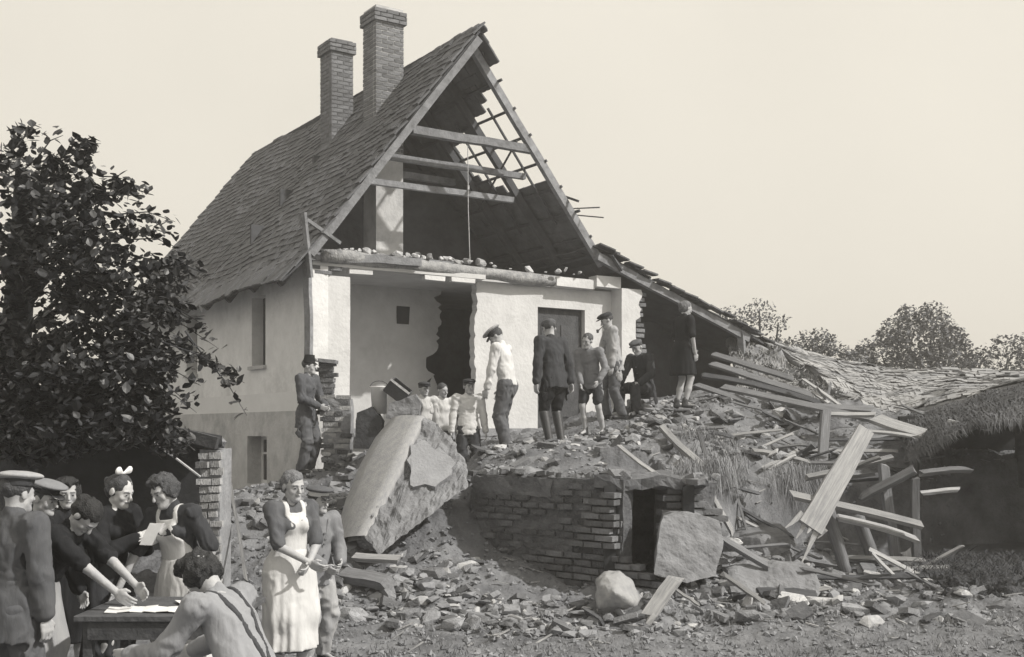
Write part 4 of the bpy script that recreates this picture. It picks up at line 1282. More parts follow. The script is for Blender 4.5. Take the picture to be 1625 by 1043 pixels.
chunk("masonry_block", "big squarish block of broken masonry standing right of the black cellar doorway", "masonry block", bl + [p + V(.05, .45, 0) for p in bl], M_block, .035, 3, 5, 5, .25)
bd = [at(x, y, d) for x, y, d in ((950, 925, 11.25), (962, 912, 11.3), (985, 910, 11.3), (1005, 925, 11.35), (1018, 950, 11.4), (1016, 972, 11.35), (985, 978, 11.2), (948, 968, 11.15), (946, 945, 11.2), (975, 940, 11.0), (1000, 955, 11.05))]
chunk("boulder", "rounded pale boulder lying in front of the brick cellar wall", "boulder", bd + [p + V(0, .25, 0) for p in bd[:8]], mat("pale_boulder", .29, .3, 5, .9, bscale=14, stain=.4), .05, 3, 4, 6, .2, smooth=True)
b2 = [at(x, y, d) for x, y, d in ((1160, 850, 13.2), (1185, 835, 13.4), (1240, 832, 13.4), (1258, 850, 13.2), (1262, 890, 13.0), (1220, 900, 12.8), (1165, 885, 12.9), (1205, 855, 12.85))]
chunk("boulder", "broad grey boulder under the splintered ends of the light board", "boulder", b2 + [p + V(0, .4, 0) for p in b2[:7]], M_stone, .04, 3, 4, 8, .3)
b3 = [at(x, y, d) for x, y, d in ((1155, 905, 12.0), (1190, 895, 12.2), (1290, 900, 12.2), (1302, 935, 12.0), (1296, 948, 11.9), (1160, 940, 11.8))]
chunk("masonry_block", "low wide block of masonry lying on the dark board at lower right", "masonry block", b3 + [p + V(0, .4, 0) for p in b3], M_block, .06, 3, 4, 9, .3)

# ---------------------------------------------------------------- loose rubble on the heap (pieces of the heap)
RB = []
for i in range(9):
    vs, fs = rock_variant(500 + i, .75, 16 + i); me_ = raw_mesh("stone", vs, fs); me_.materials.append(M_stone); RB.append(me_)
M_lime = mat("lime_rubble", .40, .25, 6, .6, rand=.35)
RBL = []
for i in range(4):
    vs, fs = rock_variant(540 + i, .6); me_ = raw_mesh("stone", vs, fs); me_.materials.append(M_lime); RBL.append(me_)
def rub_xy(px, d): return (px - CX) / FPX * d, d
zones = [((520, 760), (10.9, 12.9), 75, (.08, .30)), ((760, 1120), (10.7, 11.8), 45, (.06, .22)), ((1120, 1330), (11.0, 13.6), 55, (.08, .34)), ((1330, 1600), (10.9, 13.2), 40, (.08, .28)),
         ((760, 1130), (13.4, 16.3), 85, (.07, .24)), ((1000, 1160), (15.5, 18.0), 50, (.1, .36)), ((1130, 1320), (14.8, 17.8), 60, (.08, .30)), ((380, 560), (12.8, 16), 25, (.08, .25)), ((360, 470), (13.5, 14.5), 8, (.2, .45))]
for (p0, p1), (d0, d1), n, (s0, s1) in zones:
    for i in range(n):
        x, y = rub_xy(random.uniform(p0, p1), random.uniform(d0, d1))
        sz = s0 + (s1 - s0) * random.random() ** 2.2
        z = float(ground_z(x, y))
        kind = random.random()
        rot = Matrix.Rotation(random.uniform(0, 6.3), 4, 'Z') @ Matrix.Rotation(random.gauss(0, .35), 4, 'X') @ Matrix.Rotation(random.gauss(0, .3), 4, 'Y')
        if kind < .10: inst("roof_tile", tile_me, mound, (x, y, z + .04), rot @ Matrix.Rotation(random.gauss(0, .4), 4, 'Y'), (1.05, random.uniform(.4, .9), 1))
        elif kind < .28: inst("brick", random.choice(BR), mound, (x, y, z + .03), rot)
        else: inst("stone", random.choice(RBL if kind > .80 else RB), mound, (x, y, z + sz * .12), rot, (sz * 1.15, sz, sz * random.uniform(.7, 1)))
mb = MB()
for i in range(9000):
    px = random.uniform(360, 1640); d = random.choice([random.uniform(9.6, 13.2), random.uniform(13, 18.5)])
    x, y = rub_xy(px, d); z = float(ground_z(x, y)); s = .010 + .035 * random.random() ** 3
    rr = np.array(Matrix.Rotation(random.uniform(0, 6.3), 3, 'Z') @ Matrix.Rotation(random.uniform(-1, 1), 3, 'X'))
    c = V(x, y, z + s * .3)
    k = [random.uniform(.6, 1.3) for _ in range(6)]
    vs = [c + rr @ (V(*q) * s) for q in ((k[0], 0, 0), (-k[1], 0, 0), (0, k[2], 0), (0, -k[3], 0), (0, 0, k[4] * .8), (0, 0, -k[5] * .8))]
    mb.add(vs, [(0, 2, 4), (2, 1, 4), (1, 3, 4), (3, 0, 4), (2, 0, 5), (1, 2, 5), (3, 1, 5), (0, 3, 5)])
tag(mb.build("rubble_crumbs", mat("crumbs", .20, .55, 2.5, .3), mound), kind="stuff")
mb = MB(); mbl = MB(); VARS = [rock_variant(700 + i, .7, 14) for i in range(10)]
for (p0, p1), (d0, d1), n, (s0, s1) in zones:
    for i in range(n * 9):
        x, y = rub_xy(random.uniform(p0, p1), random.uniform(d0, d1)); z = float(ground_z(x, y))
        if vnoise(np.array([x * 1.3, y * 1.3, 3.0])) + random.gauss(0, .25) < -.12: continue
        vs, fs = random.choice(VARS); s = .035 + .13 * random.random() ** 2.5
        rr = np.array(Matrix.Rotation(random.uniform(0, 6.3), 3, 'Z') @ Matrix.Rotation(random.gauss(0, .6), 3, 'X'))
        (mbl if random.random() < .16 else mb).add((vs * V(1.2, 1, random.uniform(.5, .9)) * s * 2) @ rr.T * .6 + V(x, y, z + s * .12), fs)
tag(mb.build("rubble_chips", mat("chips", .20, .5, 1.8, .7, bscale=20), mound), kind="stuff")
tag(mbl.build("plaster_chips", mat("plaster_chip", .36, .3, 2.5, .4), mound), kind="stuff")
mb = MB()
for i in range(380):
    px = random.uniform(540, 1640); d = random.choice([random.uniform(10.2, 13.2), random.uniform(13.2, 17.5)])
    x, y = rub_xy(px, d); z = float(ground_z(x, y)) + .02
    a = random.uniform(0, 6.3); L_ = random.uniform(.05, .32); dv = V(math.cos(a), math.sin(a), random.uniform(-.2, .35)) * L_ / 2
    mb.beam(V(x, y, z) - dv, V(x, y, z) + dv, random.uniform(.008, .03), .008)
o = mb.build("splinters", mat("splinter", .25, .4, 3, 0), mound); tag(o, kind="stuff")

# ---------------------------------------------------------------- straw and dry grass
def blades(mb, p, n, L0, spread, hang, w=.004):
    for _ in range(n):
        b = p + rng.normal(size=3) * V(spread, spread, .02)
        a = random.uniform(0, 6.3); L_ = L0 * random.uniform(.5, 1.2)
        d1 = V(math.cos(a) * .5, math.sin(a) * .5, 1 - hang); d1 /= np.linalg.norm(d1)
        if hang > 1: d1 = V(random.gauss(0, .25), -.35 + random.gauss(0, .2), -1)
        m_ = b + d1 * L_ * .5 + V(0, 0, .01); e = b + d1 * L_ + V(0, -.02, -.08 * L_)
        s = V(-math.sin(a), math.cos(a), 0) * w
        mb.add([b - s, b + s, m_ + s * .8, m_ - s * .8, e], [(0, 1, 2, 3), (3, 2, 4)])
mb = MB()
for i in range(46):
    px = random.uniform(1085, 1160); d = np.interp(px, CLIFF[:, 0], CLIFF[:, 1]) + random.uniform(-.02, .25); x, y = rub_xy(px, d)
    blades(mb, V(x, y, 1.50 + random.uniform(-.15, .12)), 26, .34, .07, 2)
for i in range(36):
    px = random.uniform(1225, 1300); d = np.interp(px, CLIFF[:, 0], CLIFF[:, 1]) + random.uniform(-.05, .3); x, y = rub_xy(px, d)
    blades(mb, V(x, y, 1.45 + random.uniform(-.2, .1)), 24, .4, .08, 2)
for i in range(70):
    px = random.uniform(1080, 1180); d = random.uniform(13.4, 15.8); x, y = rub_xy(px, d)
    blades(mb, V(x, y, float(ground_z(x, y))), 22, .22, .08, .3)
tag(mb.build("straw", M_straw), "dry straw hanging over the edge of the broken cellar", "straw", kind="stuff")
mb = MB()
for i in range(420):
    px = random.uniform(520, 1640); d = 9.6 + 1.9 * random.random(); x, y = rub_xy(px, d)
    blades(mb, V(x, y, float(ground_z(x, y))), 9, .09, .05, .45, .003)
tag(mb.build("grass", mat("dry_grass", .19, .35, 2, 0)), "short trampled grass in the foreground", "grass", kind="stuff")

# ---------------------------------------------------------------- planks and timbers
def grain(name, v, rand=.15):
    return mat(name, v, .35, 5, .5, bscale=12, stretch=(.5, 9, 9), rand=rand, stain=.4, stain_scale=2.5, stain_v=v * .6)
G_l, G_m, G_d = grain("grain_pale", .27, .35), grain("grain_grey", .16, .3), grain("grain_dark", .07)
GR = {id(M_wood_l): G_l, id(M_wood): G_m, id(M_wood_d): G_d}
def timber(name, label, a, b, w, h, m, cat="plank", parent=None, rnd=False, taper=1.0, up=(0, -.6, .8), wob=.004, split=False, seed=1):
    a = at(*a); b = at(*b); mb = MB(); L_ = np.linalg.norm(b - a)
    m = GR.get(id(m), m)
    x, y, d = frame_from(b - a, up)
    MW = Matrix.Translation(Vector((a + b) / 2)) @ Matrix((tuple(d), tuple(x), tuple(y))).transposed().to_4x4()
    A_, B_ = V(-L_ / 2, 0, 0), V(L_ / 2, 0, 0)
    if rnd: mb.tube([A_ + (B_ - A_) * i / 6 + V(0, random.gauss(0, .005), random.gauss(0, .005)) for i in range(7)], [w / 2 * (1 + (taper - 1) * i / 6) * random.uniform(.94, 1.06) for i in range(7)], 9)
    else: mb.beam(A_, B_, w, h, taper=taper, seg=5, wob=wob, seed=seed)
    if split:
        for k in range(5):
            q = (k - 2) / 2.5 * w * .62 * taper
            mb.beam(B_ + V(-.10, q, 0), B_ + V(random.uniform(.03, .45), q * random.uniform(.8, 1.7), random.uniform(-.04, .04)), w * .42, h * .8, taper=.15, seg=3, wob=.006)
    vv = np.array(mb.v)
    vv[:, 2] += random.gauss(0, .014) * L_ * (1 - (2 * vv[:, 0] / L_) ** 2)
    vv[:, 1] += random.gauss(0, .006) * L_ * (1 - (2 * vv[:, 0] / L_) ** 2)
    if not split and not rnd:                         # broken, uneven ends
        e_ = np.abs(vv[:, 0]) > L_ / 2 - 1e-4
        vv[e_, 0] += np.array([random.uniform(-.07, .03) for _ in range(int(e_.sum()))]) * np.sign(vv[e_, 0])
    me_ = raw_mesh(name, vv, mb.f, rnd); me_.materials.append(m)
    o = bpy.data.objects.new(name, me_); sc.collection.objects.link(o)
    if parent is not None:
        o.parent = parent; o.matrix_basis = Matrix.Translation(-Vector(base_of(parent))) @ MW
        return o
    o.matrix_basis = MW
    return tag(o, label, cat)
frame = empty("timber_frame", at(1400, 915, 13.2), "collapsed barn frame of leaning posts and crossed rails at lower right", "timber frame")
for (nm, a, b, w, h, m, r_) in (
        ("rail", (1253, 785, 12.9), (1462, 834, 13.1), .11, .05, M_wood_l, 0), ("rail", (1325, 820, 13.1), (1455, 857, 13.25), .085, .045, M_wood_l, 0),
        ("post", (1312, 800, 13.15), (1347, 918, 13.15), .15, .15, M_wood, 1), ("post", (1360, 818, 13.4), (1394, 920, 13.4), .16, .16, M_wood, 1),
        ("post", (1402, 738, 13.5), (1427, 915, 13.5), .11, .08, M_wood, 0), ("post", (1452, 752, 13.35), (1456, 905, 13.35), .09, .08, M_wood, 0),
        ("brace", (1364, 792, 13.55), (1454, 744, 13.3), .11, .06, M_wood, 0), ("rail", (1280, 758, 13.7), (1420, 725, 13.9), .07, .05, M_wood_l, 0),
        ("rail", (1456, 752, 13.4), (1540, 746, 13.6), .07, .05, M_wood, 0), ("rail", (1460, 783, 13.4), (1522, 777, 13.6), .05, .04, M_wood_l, 0), ("rail", (1335, 760, 13.9), (1400, 756, 14), .09, .05, M_wood_d, 0)):
    timber(nm, None, a, b, w, h, m, parent=frame, rnd=bool(r_), seed=len(nm))
timber("board", "wide pale board with splintered lower end, leaning across the barn frame", (1374, 681, 13.3), (1285, 838, 12.75), .20, .045, M_wood_l, "board", split=True, taper=1.5, up=(0, -1, .1))
TL = [("plank", "upright post standing behind the leaning pale board", (1311, 652, 15.6), (1305, 735, 15.3), .12, .1, M_wood, "post"),
      ("plank", "bright wide plank end sloping down to the dark barn opening", (1388, 664, 15.6), (1478, 692, 14.9), .26, .05, M_wood_l, "plank"),
      ("plank", "flat pale lath lying just above the bright wide plank", (1312, 658, 15.7), (1392, 658, 15.4), .09, .04, M_wood_l, "plank"),
      ("plank", "thin pale lath just below the bright wide plank", (1372, 684, 14.9), (1455, 694, 14.6), .06, .03, M_wood_l, "plank"),
      ("plank", "short curved pale lath crossing behind the leaning board", (1340, 748, 13.9), (1402, 724, 13.6), .07, .03, M_wood_l, "plank"),
      ("plank", "narrow plank lying flat on the heap left of the barn frame", (1192, 716, 15.0), (1288, 736, 14.8), .07, .05, M_wood_l, "plank"),
      ("stick", "thin stick crossing the narrow plank on the heap", (1216, 748, 14.6), (1264, 722, 14.8), .035, .03, M_wood_l, "stick"),
      ("plank", "grey plank sliding down the heap above the cellar doorway", (1050, 678, 14.9), (1128, 750, 13.6), .09, .06, M_wood_l, "plank"),
      ("stick", "long thin pole leaning down from the straw into the dark pit", (1116, 762, 12.75), (1164, 848, 12.35), .05, .05, M_wood_l, "pole"),
      ("stick", "thin lath lying over the top of the cellar wall", (983, 708, 13.6), (1046, 756, 12.4), .05, .025, M_wood_l, "lath"),
      ("plank", "short flat plank leaning in the foreground beside the pale boulder", (1074, 914, 11.25), (1029, 978, 10.95), .155, .03, M_wood_l, "plank"),
      ("stick", "thin white stick on the ground right of the short foreground plank", (1070, 934, 11.15), (1112, 962, 10.95), .03, .02, M_wood_l, "stick"),
      ("plank", "grey plank running down beside the masonry block", (1142, 852, 12.2), (1222, 900, 12.1), .09, .05, M_wood, "plank"),
      ("plank", "thin plank slanting to the ground below the masonry block", (1148, 912, 11.6), (1212, 958, 11.3), .05, .03, M_wood_l, "plank"),
      ("plank", "long board lying at the feet of the barn posts", (1343, 916, 12.95), (1450, 934, 12.75), .12, .05, M_wood_l, "board"),
      ("plank", "dark board edge holding up the low wide masonry block", (1205, 950, 11.75), (1302, 955, 11.75), .3, .05, M_wood_d, "board"),
      ("stick", "straight thin lath poking out of the dark barn corner", (1446, 910, 12.9), (1530, 865, 12.9), .035, .03, M_wood_l, "lath"),
      ("post", "short stump of squared timber between the barn posts", (1436, 872, 13.2), (1440, 912, 13.2), .1, .1, M_wood_l, "post"),
      ("plank", "uppermost of the fallen boards under the lean-to roof", (1130, 562, 19.0), (1258, 602, 18.6), .16, .04, M_wood, "board"),
      ("plank", "second fallen board from the top under the lean-to roof", (1128, 577, 18.7), (1290, 628, 17.9), .16, .04, M_wood, "board"),
      ("plank", "third fallen board from the top under the lean-to roof", (1112, 595, 18.4), (1330, 650, 17.3), .14, .04, M_wood_d, "board"),
      ("plank", "lowest and longest fallen board reaching to the bright plank", (1145, 614, 18.0), (1400, 668, 16.0), .17, .04, M_wood, "board"),
      ("plank", "short fallen board lowest on the left by the girl in black", (1102, 610, 18.0), (1190, 640, 17.5), .13, .04, M_wood, "board"),
      ("plank", "grey board lying flat over the tips of the fallen boards", (1250, 642, 17.2), (1390, 652, 16.2), .16, .04, M_wood, "board"),
      ("stick", "upper of two pale laths sticking up from the fallen boards", (1272, 600, 17.6), (1335, 645, 16.9), .05, .03, M_wood_l, "lath"),
      ("stick", "lower of two pale laths sticking up from the fallen boards", (1288, 621, 17.4), (1315, 640, 17.0), .06, .03, M_wood_l, "lath"),
      ("stick", "curved iron rod stuck in the ground left of the woman in the apron", (366, 768, 12.6), (391, 925, 11.2), .035, .035, M_wood_l, "rod"),
      ("plank", "pale broken board under the tip of the tilted wall slab", (560, 884, 12.3), (640, 888, 12.1), .1, .05, M_wood_l, "board"),
      ("plank", "low timber end jutting from rubble below the tilted slab", (540, 912, 11.9), (618, 926, 11.6), .16, .10, M_wood, "beam")]
for i, (nm, lb, a, b, w, h, m, cat) in enumerate(TL):
    timber(nm, lb, a, b, w, h, m, cat, seed=i, up=(0, -.5, .85) if "upright" not in lb and "stump" not in lb else (0, -1, 0))

# thin broken laths tangled through the heap (pieces of the heap)
for i in range(70):
    px = random.uniform(1120, 1500); d = random.choice([random.uniform(12.0, 13.6), random.uniform(14.8, 17.5), random.uniform(14.8, 17.5)]); x, y = rub_xy(px, d)
    c_ = V(x, y, float(ground_z(x, y)) + random.uniform(.03, .16)); a_ = random.gauss(-.25, .6); L_ = random.uniform(.35, 1.3)
    dv = V(math.cos(a_), random.gauss(0, .5), math.sin(a_) * .55); dv *= L_ / 2 / np.linalg.norm(dv)
    pA, pB = c_ - dv, c_ + dv
    timber("lath", None, (CX + FPX * pA[0] / pA[1], HY - FPX * (pA[2] - CAMH) / pA[1], pA[1]), (CX + FPX * pB[0] / pB[1], HY - FPX * (pB[2] - CAMH) / pB[1], pB[1]),
           random.uniform(.025, .07), .02, random.choice([M_wood_l, M_wood, M_wood, M_wood_d]), parent=mound, seed=i)

# ---------------------------------------------------------------- fallen shed roof on the right
def sheet(name, rows, m, th=.08, parent=None, base=None, sub=6, rough=.03, seed=0):
    """thick curved sheet through a grid of world points"""
    G = np.array(rows); n, k = G.shape[:2]
    def up_(A, ax, N):
        idx = np.linspace(0, A.shape[ax] - 1, N); i0 = np.clip(np.floor(idx).astype(int), 0, A.shape[ax] - 2); f_ = idx - i0
        f_ = f_ * f_ * (3 - 2 * f_) * .5 + f_ * .5
        sh_ = [1, 1, 1]; sh_[ax] = N; f_ = f_.reshape(sh_)
        return np.take(A, i0, ax) * (1 - f_) + np.take(A, i0 + 1, ax) * f_
    G = up_(up_(G, 0, (n - 1) * sub + 1), 1, (k - 1) * sub + 1)
    G = G + rough * fbm(G * 2.5, 3, seed)[..., None] * V(0, 0, 1) + .4 * rough * fbm(G * 9, 2, seed + 3)[..., None] * V(.3, .3, 1)
    n, k = G.shape[:2]; vs = np.concatenate([G.reshape(-1, 3), G.reshape(-1, 3) - V(0, 0, th)]); o = n * k
    fs = [(i * k + j, i * k + j + 1, (i + 1) * k + j + 1, (i + 1) * k + j) for i in range(n - 1) for j in range(k - 1)]
    fs += [tuple(o + q for q in f[::-1]) for f in fs]
    for j in range(k - 1): fs += [(j, o + j, o + j + 1, j + 1), ((n - 1) * k + j + 1, o + (n - 1) * k + j + 1, o + (n - 1) * k + j, (n - 1) * k + j)]
    for i in range(n - 1): fs += [((i + 1) * k, o + (i + 1) * k, o + i * k, i * k), (i * k + k - 1, o + i * k + k - 1, o + (i + 1) * k + k - 1, (i + 1) * k + k - 1)]
    b = base_of(parent) if parent is not None else V(*base)
    link(name, raw_mesh(name, vs - b, fs, True), m, parent, b)
    return G
shed = empty("fallen_shed", at(1480, 900, 15), "long shed on the right whose thatched roof has sagged and fallen in", "shed")
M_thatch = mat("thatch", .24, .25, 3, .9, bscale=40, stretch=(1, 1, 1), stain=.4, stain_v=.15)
M_felt = mat("weathered_roof", .30, .16, 2, .5, bscale=14, stain=.5, stain_scale=1.6, stain_v=.26)
G1_ = sheet("roof_sheet", [[at(1165, 520, 23.6), at(1250, 553, 24), at(1330, 572, 24), at(1400, 582, 23.5), at(1570, 590, 22.5), at(1720, 592, 22)],
                     [at(1235, 556, 21.9), at(1310, 580, 22), at(1380, 592, 21.8), at(1450, 598, 21.2), at(1570, 602, 20.5), at(1720, 596, 20)],
                     [at(1300, 590, 20.3), at(1360, 612, 19.8), at(1410, 622, 19.4), at(1480, 625, 18.7), at(1570, 616, 17.6), at(1720, 590, 17)],
                     [at(1342, 640, 18.7), at(1385, 652, 18.2), at(1425, 656, 17.9), at(1490, 640, 17.2), at(1570, 618, 16.6), at(1720, 590, 16)]], M_felt, .12, shed, rough=.08)
G2_ = sheet("thatch_slope", [[at(1150, 520, 23.0), at(1220, 556, 22.0), at(1285, 590, 20.6), at(1338, 634, 19.2)],
                       [at(1160, 555, 21.9), at(1225, 585, 21.0), at(1285, 612, 20.0), at(1345, 644, 18.9)],
                       [at(1172, 596, 20.6), at(1250, 610, 19.8), at(1300, 628, 19.3), at(1355, 645, 18.8)],
                       [at(1172, 628, 19.6), at(1255, 636, 18.9), at(1310, 650, 18.3), at(1365, 662, 17.8)]], M_thatch, .2, shed, rough=.22, seed=4)
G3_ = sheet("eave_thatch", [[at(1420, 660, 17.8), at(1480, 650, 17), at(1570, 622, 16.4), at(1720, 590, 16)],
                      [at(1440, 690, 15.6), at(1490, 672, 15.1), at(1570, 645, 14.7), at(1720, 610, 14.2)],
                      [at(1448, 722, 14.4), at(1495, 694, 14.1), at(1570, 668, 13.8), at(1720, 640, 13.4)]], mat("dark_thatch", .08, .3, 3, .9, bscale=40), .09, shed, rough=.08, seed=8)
def on_sheet(G, u, v):
    n, k = G.shape[:2]; x_, y_ = u * (n - 1.001), v * (k - 1.001); i, j = int(x_), int(y_); a, b = x_ - i, y_ - j
    p = (G[i, j] * (1 - b) + G[i, j + 1] * b) * (1 - a) + (G[i + 1, j] * (1 - b) + G[i + 1, j + 1] * b) * a
    du = G[i + 1, j] - G[i, j]; dv = G[i, j + 1] - G[i, j]; nn = np.cross(du, dv); nn /= np.linalg.norm(nn)
    return p, du / np.linalg.norm(du), (nn if nn[2] > 0 else -nn)
mb = MB()
for r_ in range(26):                                   # courses of weathered shingles on the fallen roof
    for c_ in range(60):
        if random.random() < .12: continue
        p, du, nn = on_sheet(G1_, (r_ + random.uniform(-.15, .15)) / 26 * .97 + .015, (c_ + random.uniform(0, .4)) / 60.5)
        dv = np.cross(nn, du); du2 = du + nn * .045
        mb.obox(p + nn * (.018 + random.uniform(0, .006)), du2 * .15, dv * random.uniform(.06, .085), np.cross(du2, dv) / np.linalg.norm(np.cross(du2, dv)) * .005)
tag(part(mb, "shingles", mat("shingle", .28, .22, 1.4, .5), shed), kind="stuff")
def thatching(G, n, L0, m, name, w=.006, hang=.1):
    mb = MB()
    for _ in range(n):
        u, v = random.random() ** .8, random.random(); p, du, nn = on_sheet(G, u, v)
        d = du + nn * random.gauss(.03, .05) + np.cross(nn, du) * random.gauss(0, .22); d /= np.linalg.norm(d); L_ = L0 * random.uniform(.4, 1.2)
        s = np.cross(nn, d) * w; b0 = p + nn * .012
        mb.add([b0 - s, b0 + s, b0 + d * L_ * .6 + s + nn * .015, b0 + d * L_ * .6 - s + nn * .015, b0 + d * L_ - nn * hang * L_], [(0, 1, 2, 3), (3, 2, 4)])
    tag(part(mb, name, m, shed), kind="stuff")
thatching(G2_, 5000, .28, mat("thatch_straw", .26, .35, 2, 0), "thatch_straw", .009)
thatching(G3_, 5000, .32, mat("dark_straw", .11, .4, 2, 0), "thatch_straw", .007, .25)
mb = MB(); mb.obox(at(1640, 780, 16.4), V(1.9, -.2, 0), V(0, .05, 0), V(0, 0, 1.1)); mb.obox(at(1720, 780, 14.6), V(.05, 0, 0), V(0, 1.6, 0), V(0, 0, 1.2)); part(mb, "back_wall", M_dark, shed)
mb = MB(); mb.beam(at(1505, 668, 14.6), at(1570, 682, 14.2), .05, .04); part(mb, "lath", M_wood_l, shed)
for px, d in ((1500, 16.2), (1620, 16.1)):
    mb = MB(); mb.beam(atz(px, d, .2), atz(px, d, 2.0), .12, .12); part(mb, "post", M_wood_d, shed)
# heaped dark litter at the barn foot
mb = MB()
hp2 = [at(x, y - 12, d) for x, y, d in ((1460, 915, 13.2), (1500, 900, 13.4), (1570, 905, 13.4), (1640, 915, 13.2), (1640, 965, 12.0), (1560, 970, 11.9), (1480, 968, 12.0), (1545, 930, 12.3), (1490, 935, 12.3))]
chunk("litter_heap", "dark heap of straw litter at the bottom right corner before the barn", "heap", hp2 + [p + V(0, .4, -.2) for p in hp2[:4]], mat("litter", .05, .6, 6, 1, bscale=30), .22, 3, 6, 14, .14)
mb = MB()
for i in range(110):
    px = random.uniform(1455, 1640); d = random.uniform(11.6, 13.4); x, y = rub_xy(px, d)
    blades(mb, V(x, y, max(float(ground_z(x, y)), .38) + .04), 12, .2, .07, .75)
tag(mb.build("straw", mat("litter_straw", .06, .6, 5, 0)), "dark matted straw littering the barn corner", "straw", kind="stuff")

# ---------------------------------------------------------------- left: stone gatepost, dark shed
shd = empty("lean_shed", atz(150, 12.3, .2), "dark open-fronted shed under the tree with a rough stone end wall", "shed")
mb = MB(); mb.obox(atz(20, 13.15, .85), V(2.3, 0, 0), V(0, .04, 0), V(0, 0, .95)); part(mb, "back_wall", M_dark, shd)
mb = MB()
rA, rB = at(-250, 585, 12.0), at(354, 694, 11.5)
sheet("roof", [[at(-260, 600, 13.2), at(60, 640, 13.2), at(332, 702, 13.2)], [at(-250, 588, 11.5), at(60, 632, 11.5), at(352, 692, 11.45)]], M_dark, .10, shd, rough=.05)
mb = MB(); mb.beam(rA + V(0, -.25, .22), rB + V(0, -.22, -.06), .07, .12, up=(0, 0, 1), seg=5, wob=.01); part(mb, "eave_beam", M_wood_d, shd)
mb = MB(); mb.tube([at(240, 700, 10.9), at(280, 728, 11.0), at(318, 757, 11.1)], .012, 6); part(mb, "stay_rod", M_wood_l, shd)
pc = atz(344, 11.75, 0)
mb = MB(); mb.obox(pc + V(0, .0, .75), V(.10, 0, 0), V(0, .24, 0), V(0, 0, .98)); wl_ = part(mb, "stone_wall", mat("shed_mortar", .24, .25, 6, .8, bscale=20), shd, rough=.03)
M_quoin = mat("shed_stone", .32, .25, 8, .7, rand=.3)
QB = [brick_mesh("brick", .245, .115, .064, M_quoin, 70 + i) for i in range(3)]
for c in range(20):
    zz = .02 + c * .087
    for k in range(2):
        w_ = random.uniform(.35, .6)
        inst("brick", random.choice(QB), wl_, pc + V(-.06 + .11 * k + random.gauss(0, .012), -.235 + random.gauss(0, .01), zz + random.gauss(0, .006)), Matrix.Rotation(random.gauss(0, .08), 4, 'Z'), (w_, .8, random.uniform(.95, 1.25)))
inst("stone", FS[2], wl_, pc + V(0, -.1, 1.80), None, (.28, .3, .16))

# ---------------------------------------------------------------- brick and stone pier beside the policeman
pr = empty("stone_pier", at(532, 748, 15.9), "broken pier of stacked bricks and stones beside the policeman", "pier")
c0 = atz(533, 15.9, 0)
QB0 = QB
mb = MB(); mb.rbox(c0 + V(.02, .12, 1.85), V(.19, 0, 0), V(0, .15, 0), V(0, 0, .52), .06, .03, 4); part(mb, "pier_core", M_mortar, pr); mb = MB(); mb.rbox(atz(516, 16.1, 2.52) + V(0, .12, 0), V(.10, 0, 0), V(0, .1, 0), V(0, 0, .36), .05, .03, 6); part(mb, "pier_core", M_mortar, pr)
for c in range(11):
    zz = 1.62 + c * .077
    for k in range(2):
        inst("brick", random.choice(QB0 if random.random() < .65 else BD), pr, c0 + V(-.10 + .2 * k + random.gauss(0, .02), .02, zz), Matrix.Rotation(random.gauss(0, .08), 4, 'Z'), (.85, 1, 1))
for i in range(14):
    inst("stone", random.choice(RBL + FS), pr, c0 + V(random.uniform(-.16, .24), -.02, 1.35 + random.uniform(0, .35)), Matrix.Rotation(random.uniform(0, 6), 4, 'Z'), (.17, .17, .12))
c1 = atz(516, 16.1, 0)
for c in range(10):
    inst("brick", random.choice(BD + BR), pr, c1 + V(random.gauss(0, .02), .05, 2.18 + c * .077), Matrix.Rotation(random.gauss(0, .1), 4, 'Z'), (1.05, 1, 1))
mb = MB(); mb.beam(c1 + V(-.12, 0, 2.93), c1 + V(.17, -.02, 2.90), .2, .05); part(mb, "lintel", M_wood, pr); mb = MB(); mb.beam(c1 + V(.03, .02, 1.2), c1 + V(.0, .02, 2.2), .07, .07); part(mb, "prop", M_wood, pr)

# ---------------------------------------------------------------- household things in the hollow
def lathe(prof, c, n=18, M=None):
    vs = []; fs = []
    for (r_, z) in prof:
        for j in range(n):
            a = 2 * math.pi * j / n; p = V(r_ * math.cos(a), r_ * math.sin(a), z)
            vs.append(c + (M @ p if M is not None else p))
    for i in range(len(prof) - 1):
        for j in range(n): fs.append((i * n + j, i * n + (j + 1) % n, (i + 1) * n + (j + 1) % n, (i + 1) * n + j))
    return vs, fs
bk = empty("bucket", at(602, 660, 15.6), "white enamel bucket standing on rubble behind the tilted slab", "bucket")
mb = MB(); mb.add(*lathe([(.001, 0), (.10, 0), (.125, .36), (.135, .37), (.135, .38), (.118, .37), (.095, .02), (.001, .02)], at(602, 657, 15.6))); part(mb, "pail", mat("enamel_white", .75, .06, 5, 0, rough=.3), bk, smooth=True)
mb = MB(); mb.tube([at(602, 657, 15.6) + V(.13 * math.cos(a), -.02, .36 + .10 * math.sin(a)) for a in np.linspace(0, math.pi, 9)], .006, 5); part(mb, "bail", M_wood_d, bk)
cs = empty("coal_hod", at(632, 636, 15.4), "dark tilted metal box lying open beside the white bucket", "box")
Mx = np.array(Matrix.Rotation(R(38), 3, 'Y') @ Matrix.Rotation(R(15), 3, 'X'))
cc = at(632, 620, 15.4); mb = MB()
for (c_, hx) in (((0, 0, -.09), (.15, .12, .008)), ((-.15, 0, 0), (.008, .12, .09)), ((.15, 0, 0), (.008, .12, .09)), ((0, -.12, 0), (.15, .008, .09)), ((0, .12, 0), (.15, .008, .09))):
    mb.obox(cc + Mx @ V(*c_), Mx @ V(hx[0], 0, 0), Mx @ V(0, hx[1], 0), Mx @ V(0, 0, hx[2]))
part(mb, "shell", mat("dark_iron", .06, .3, 10, .2, rough=.5), cs)
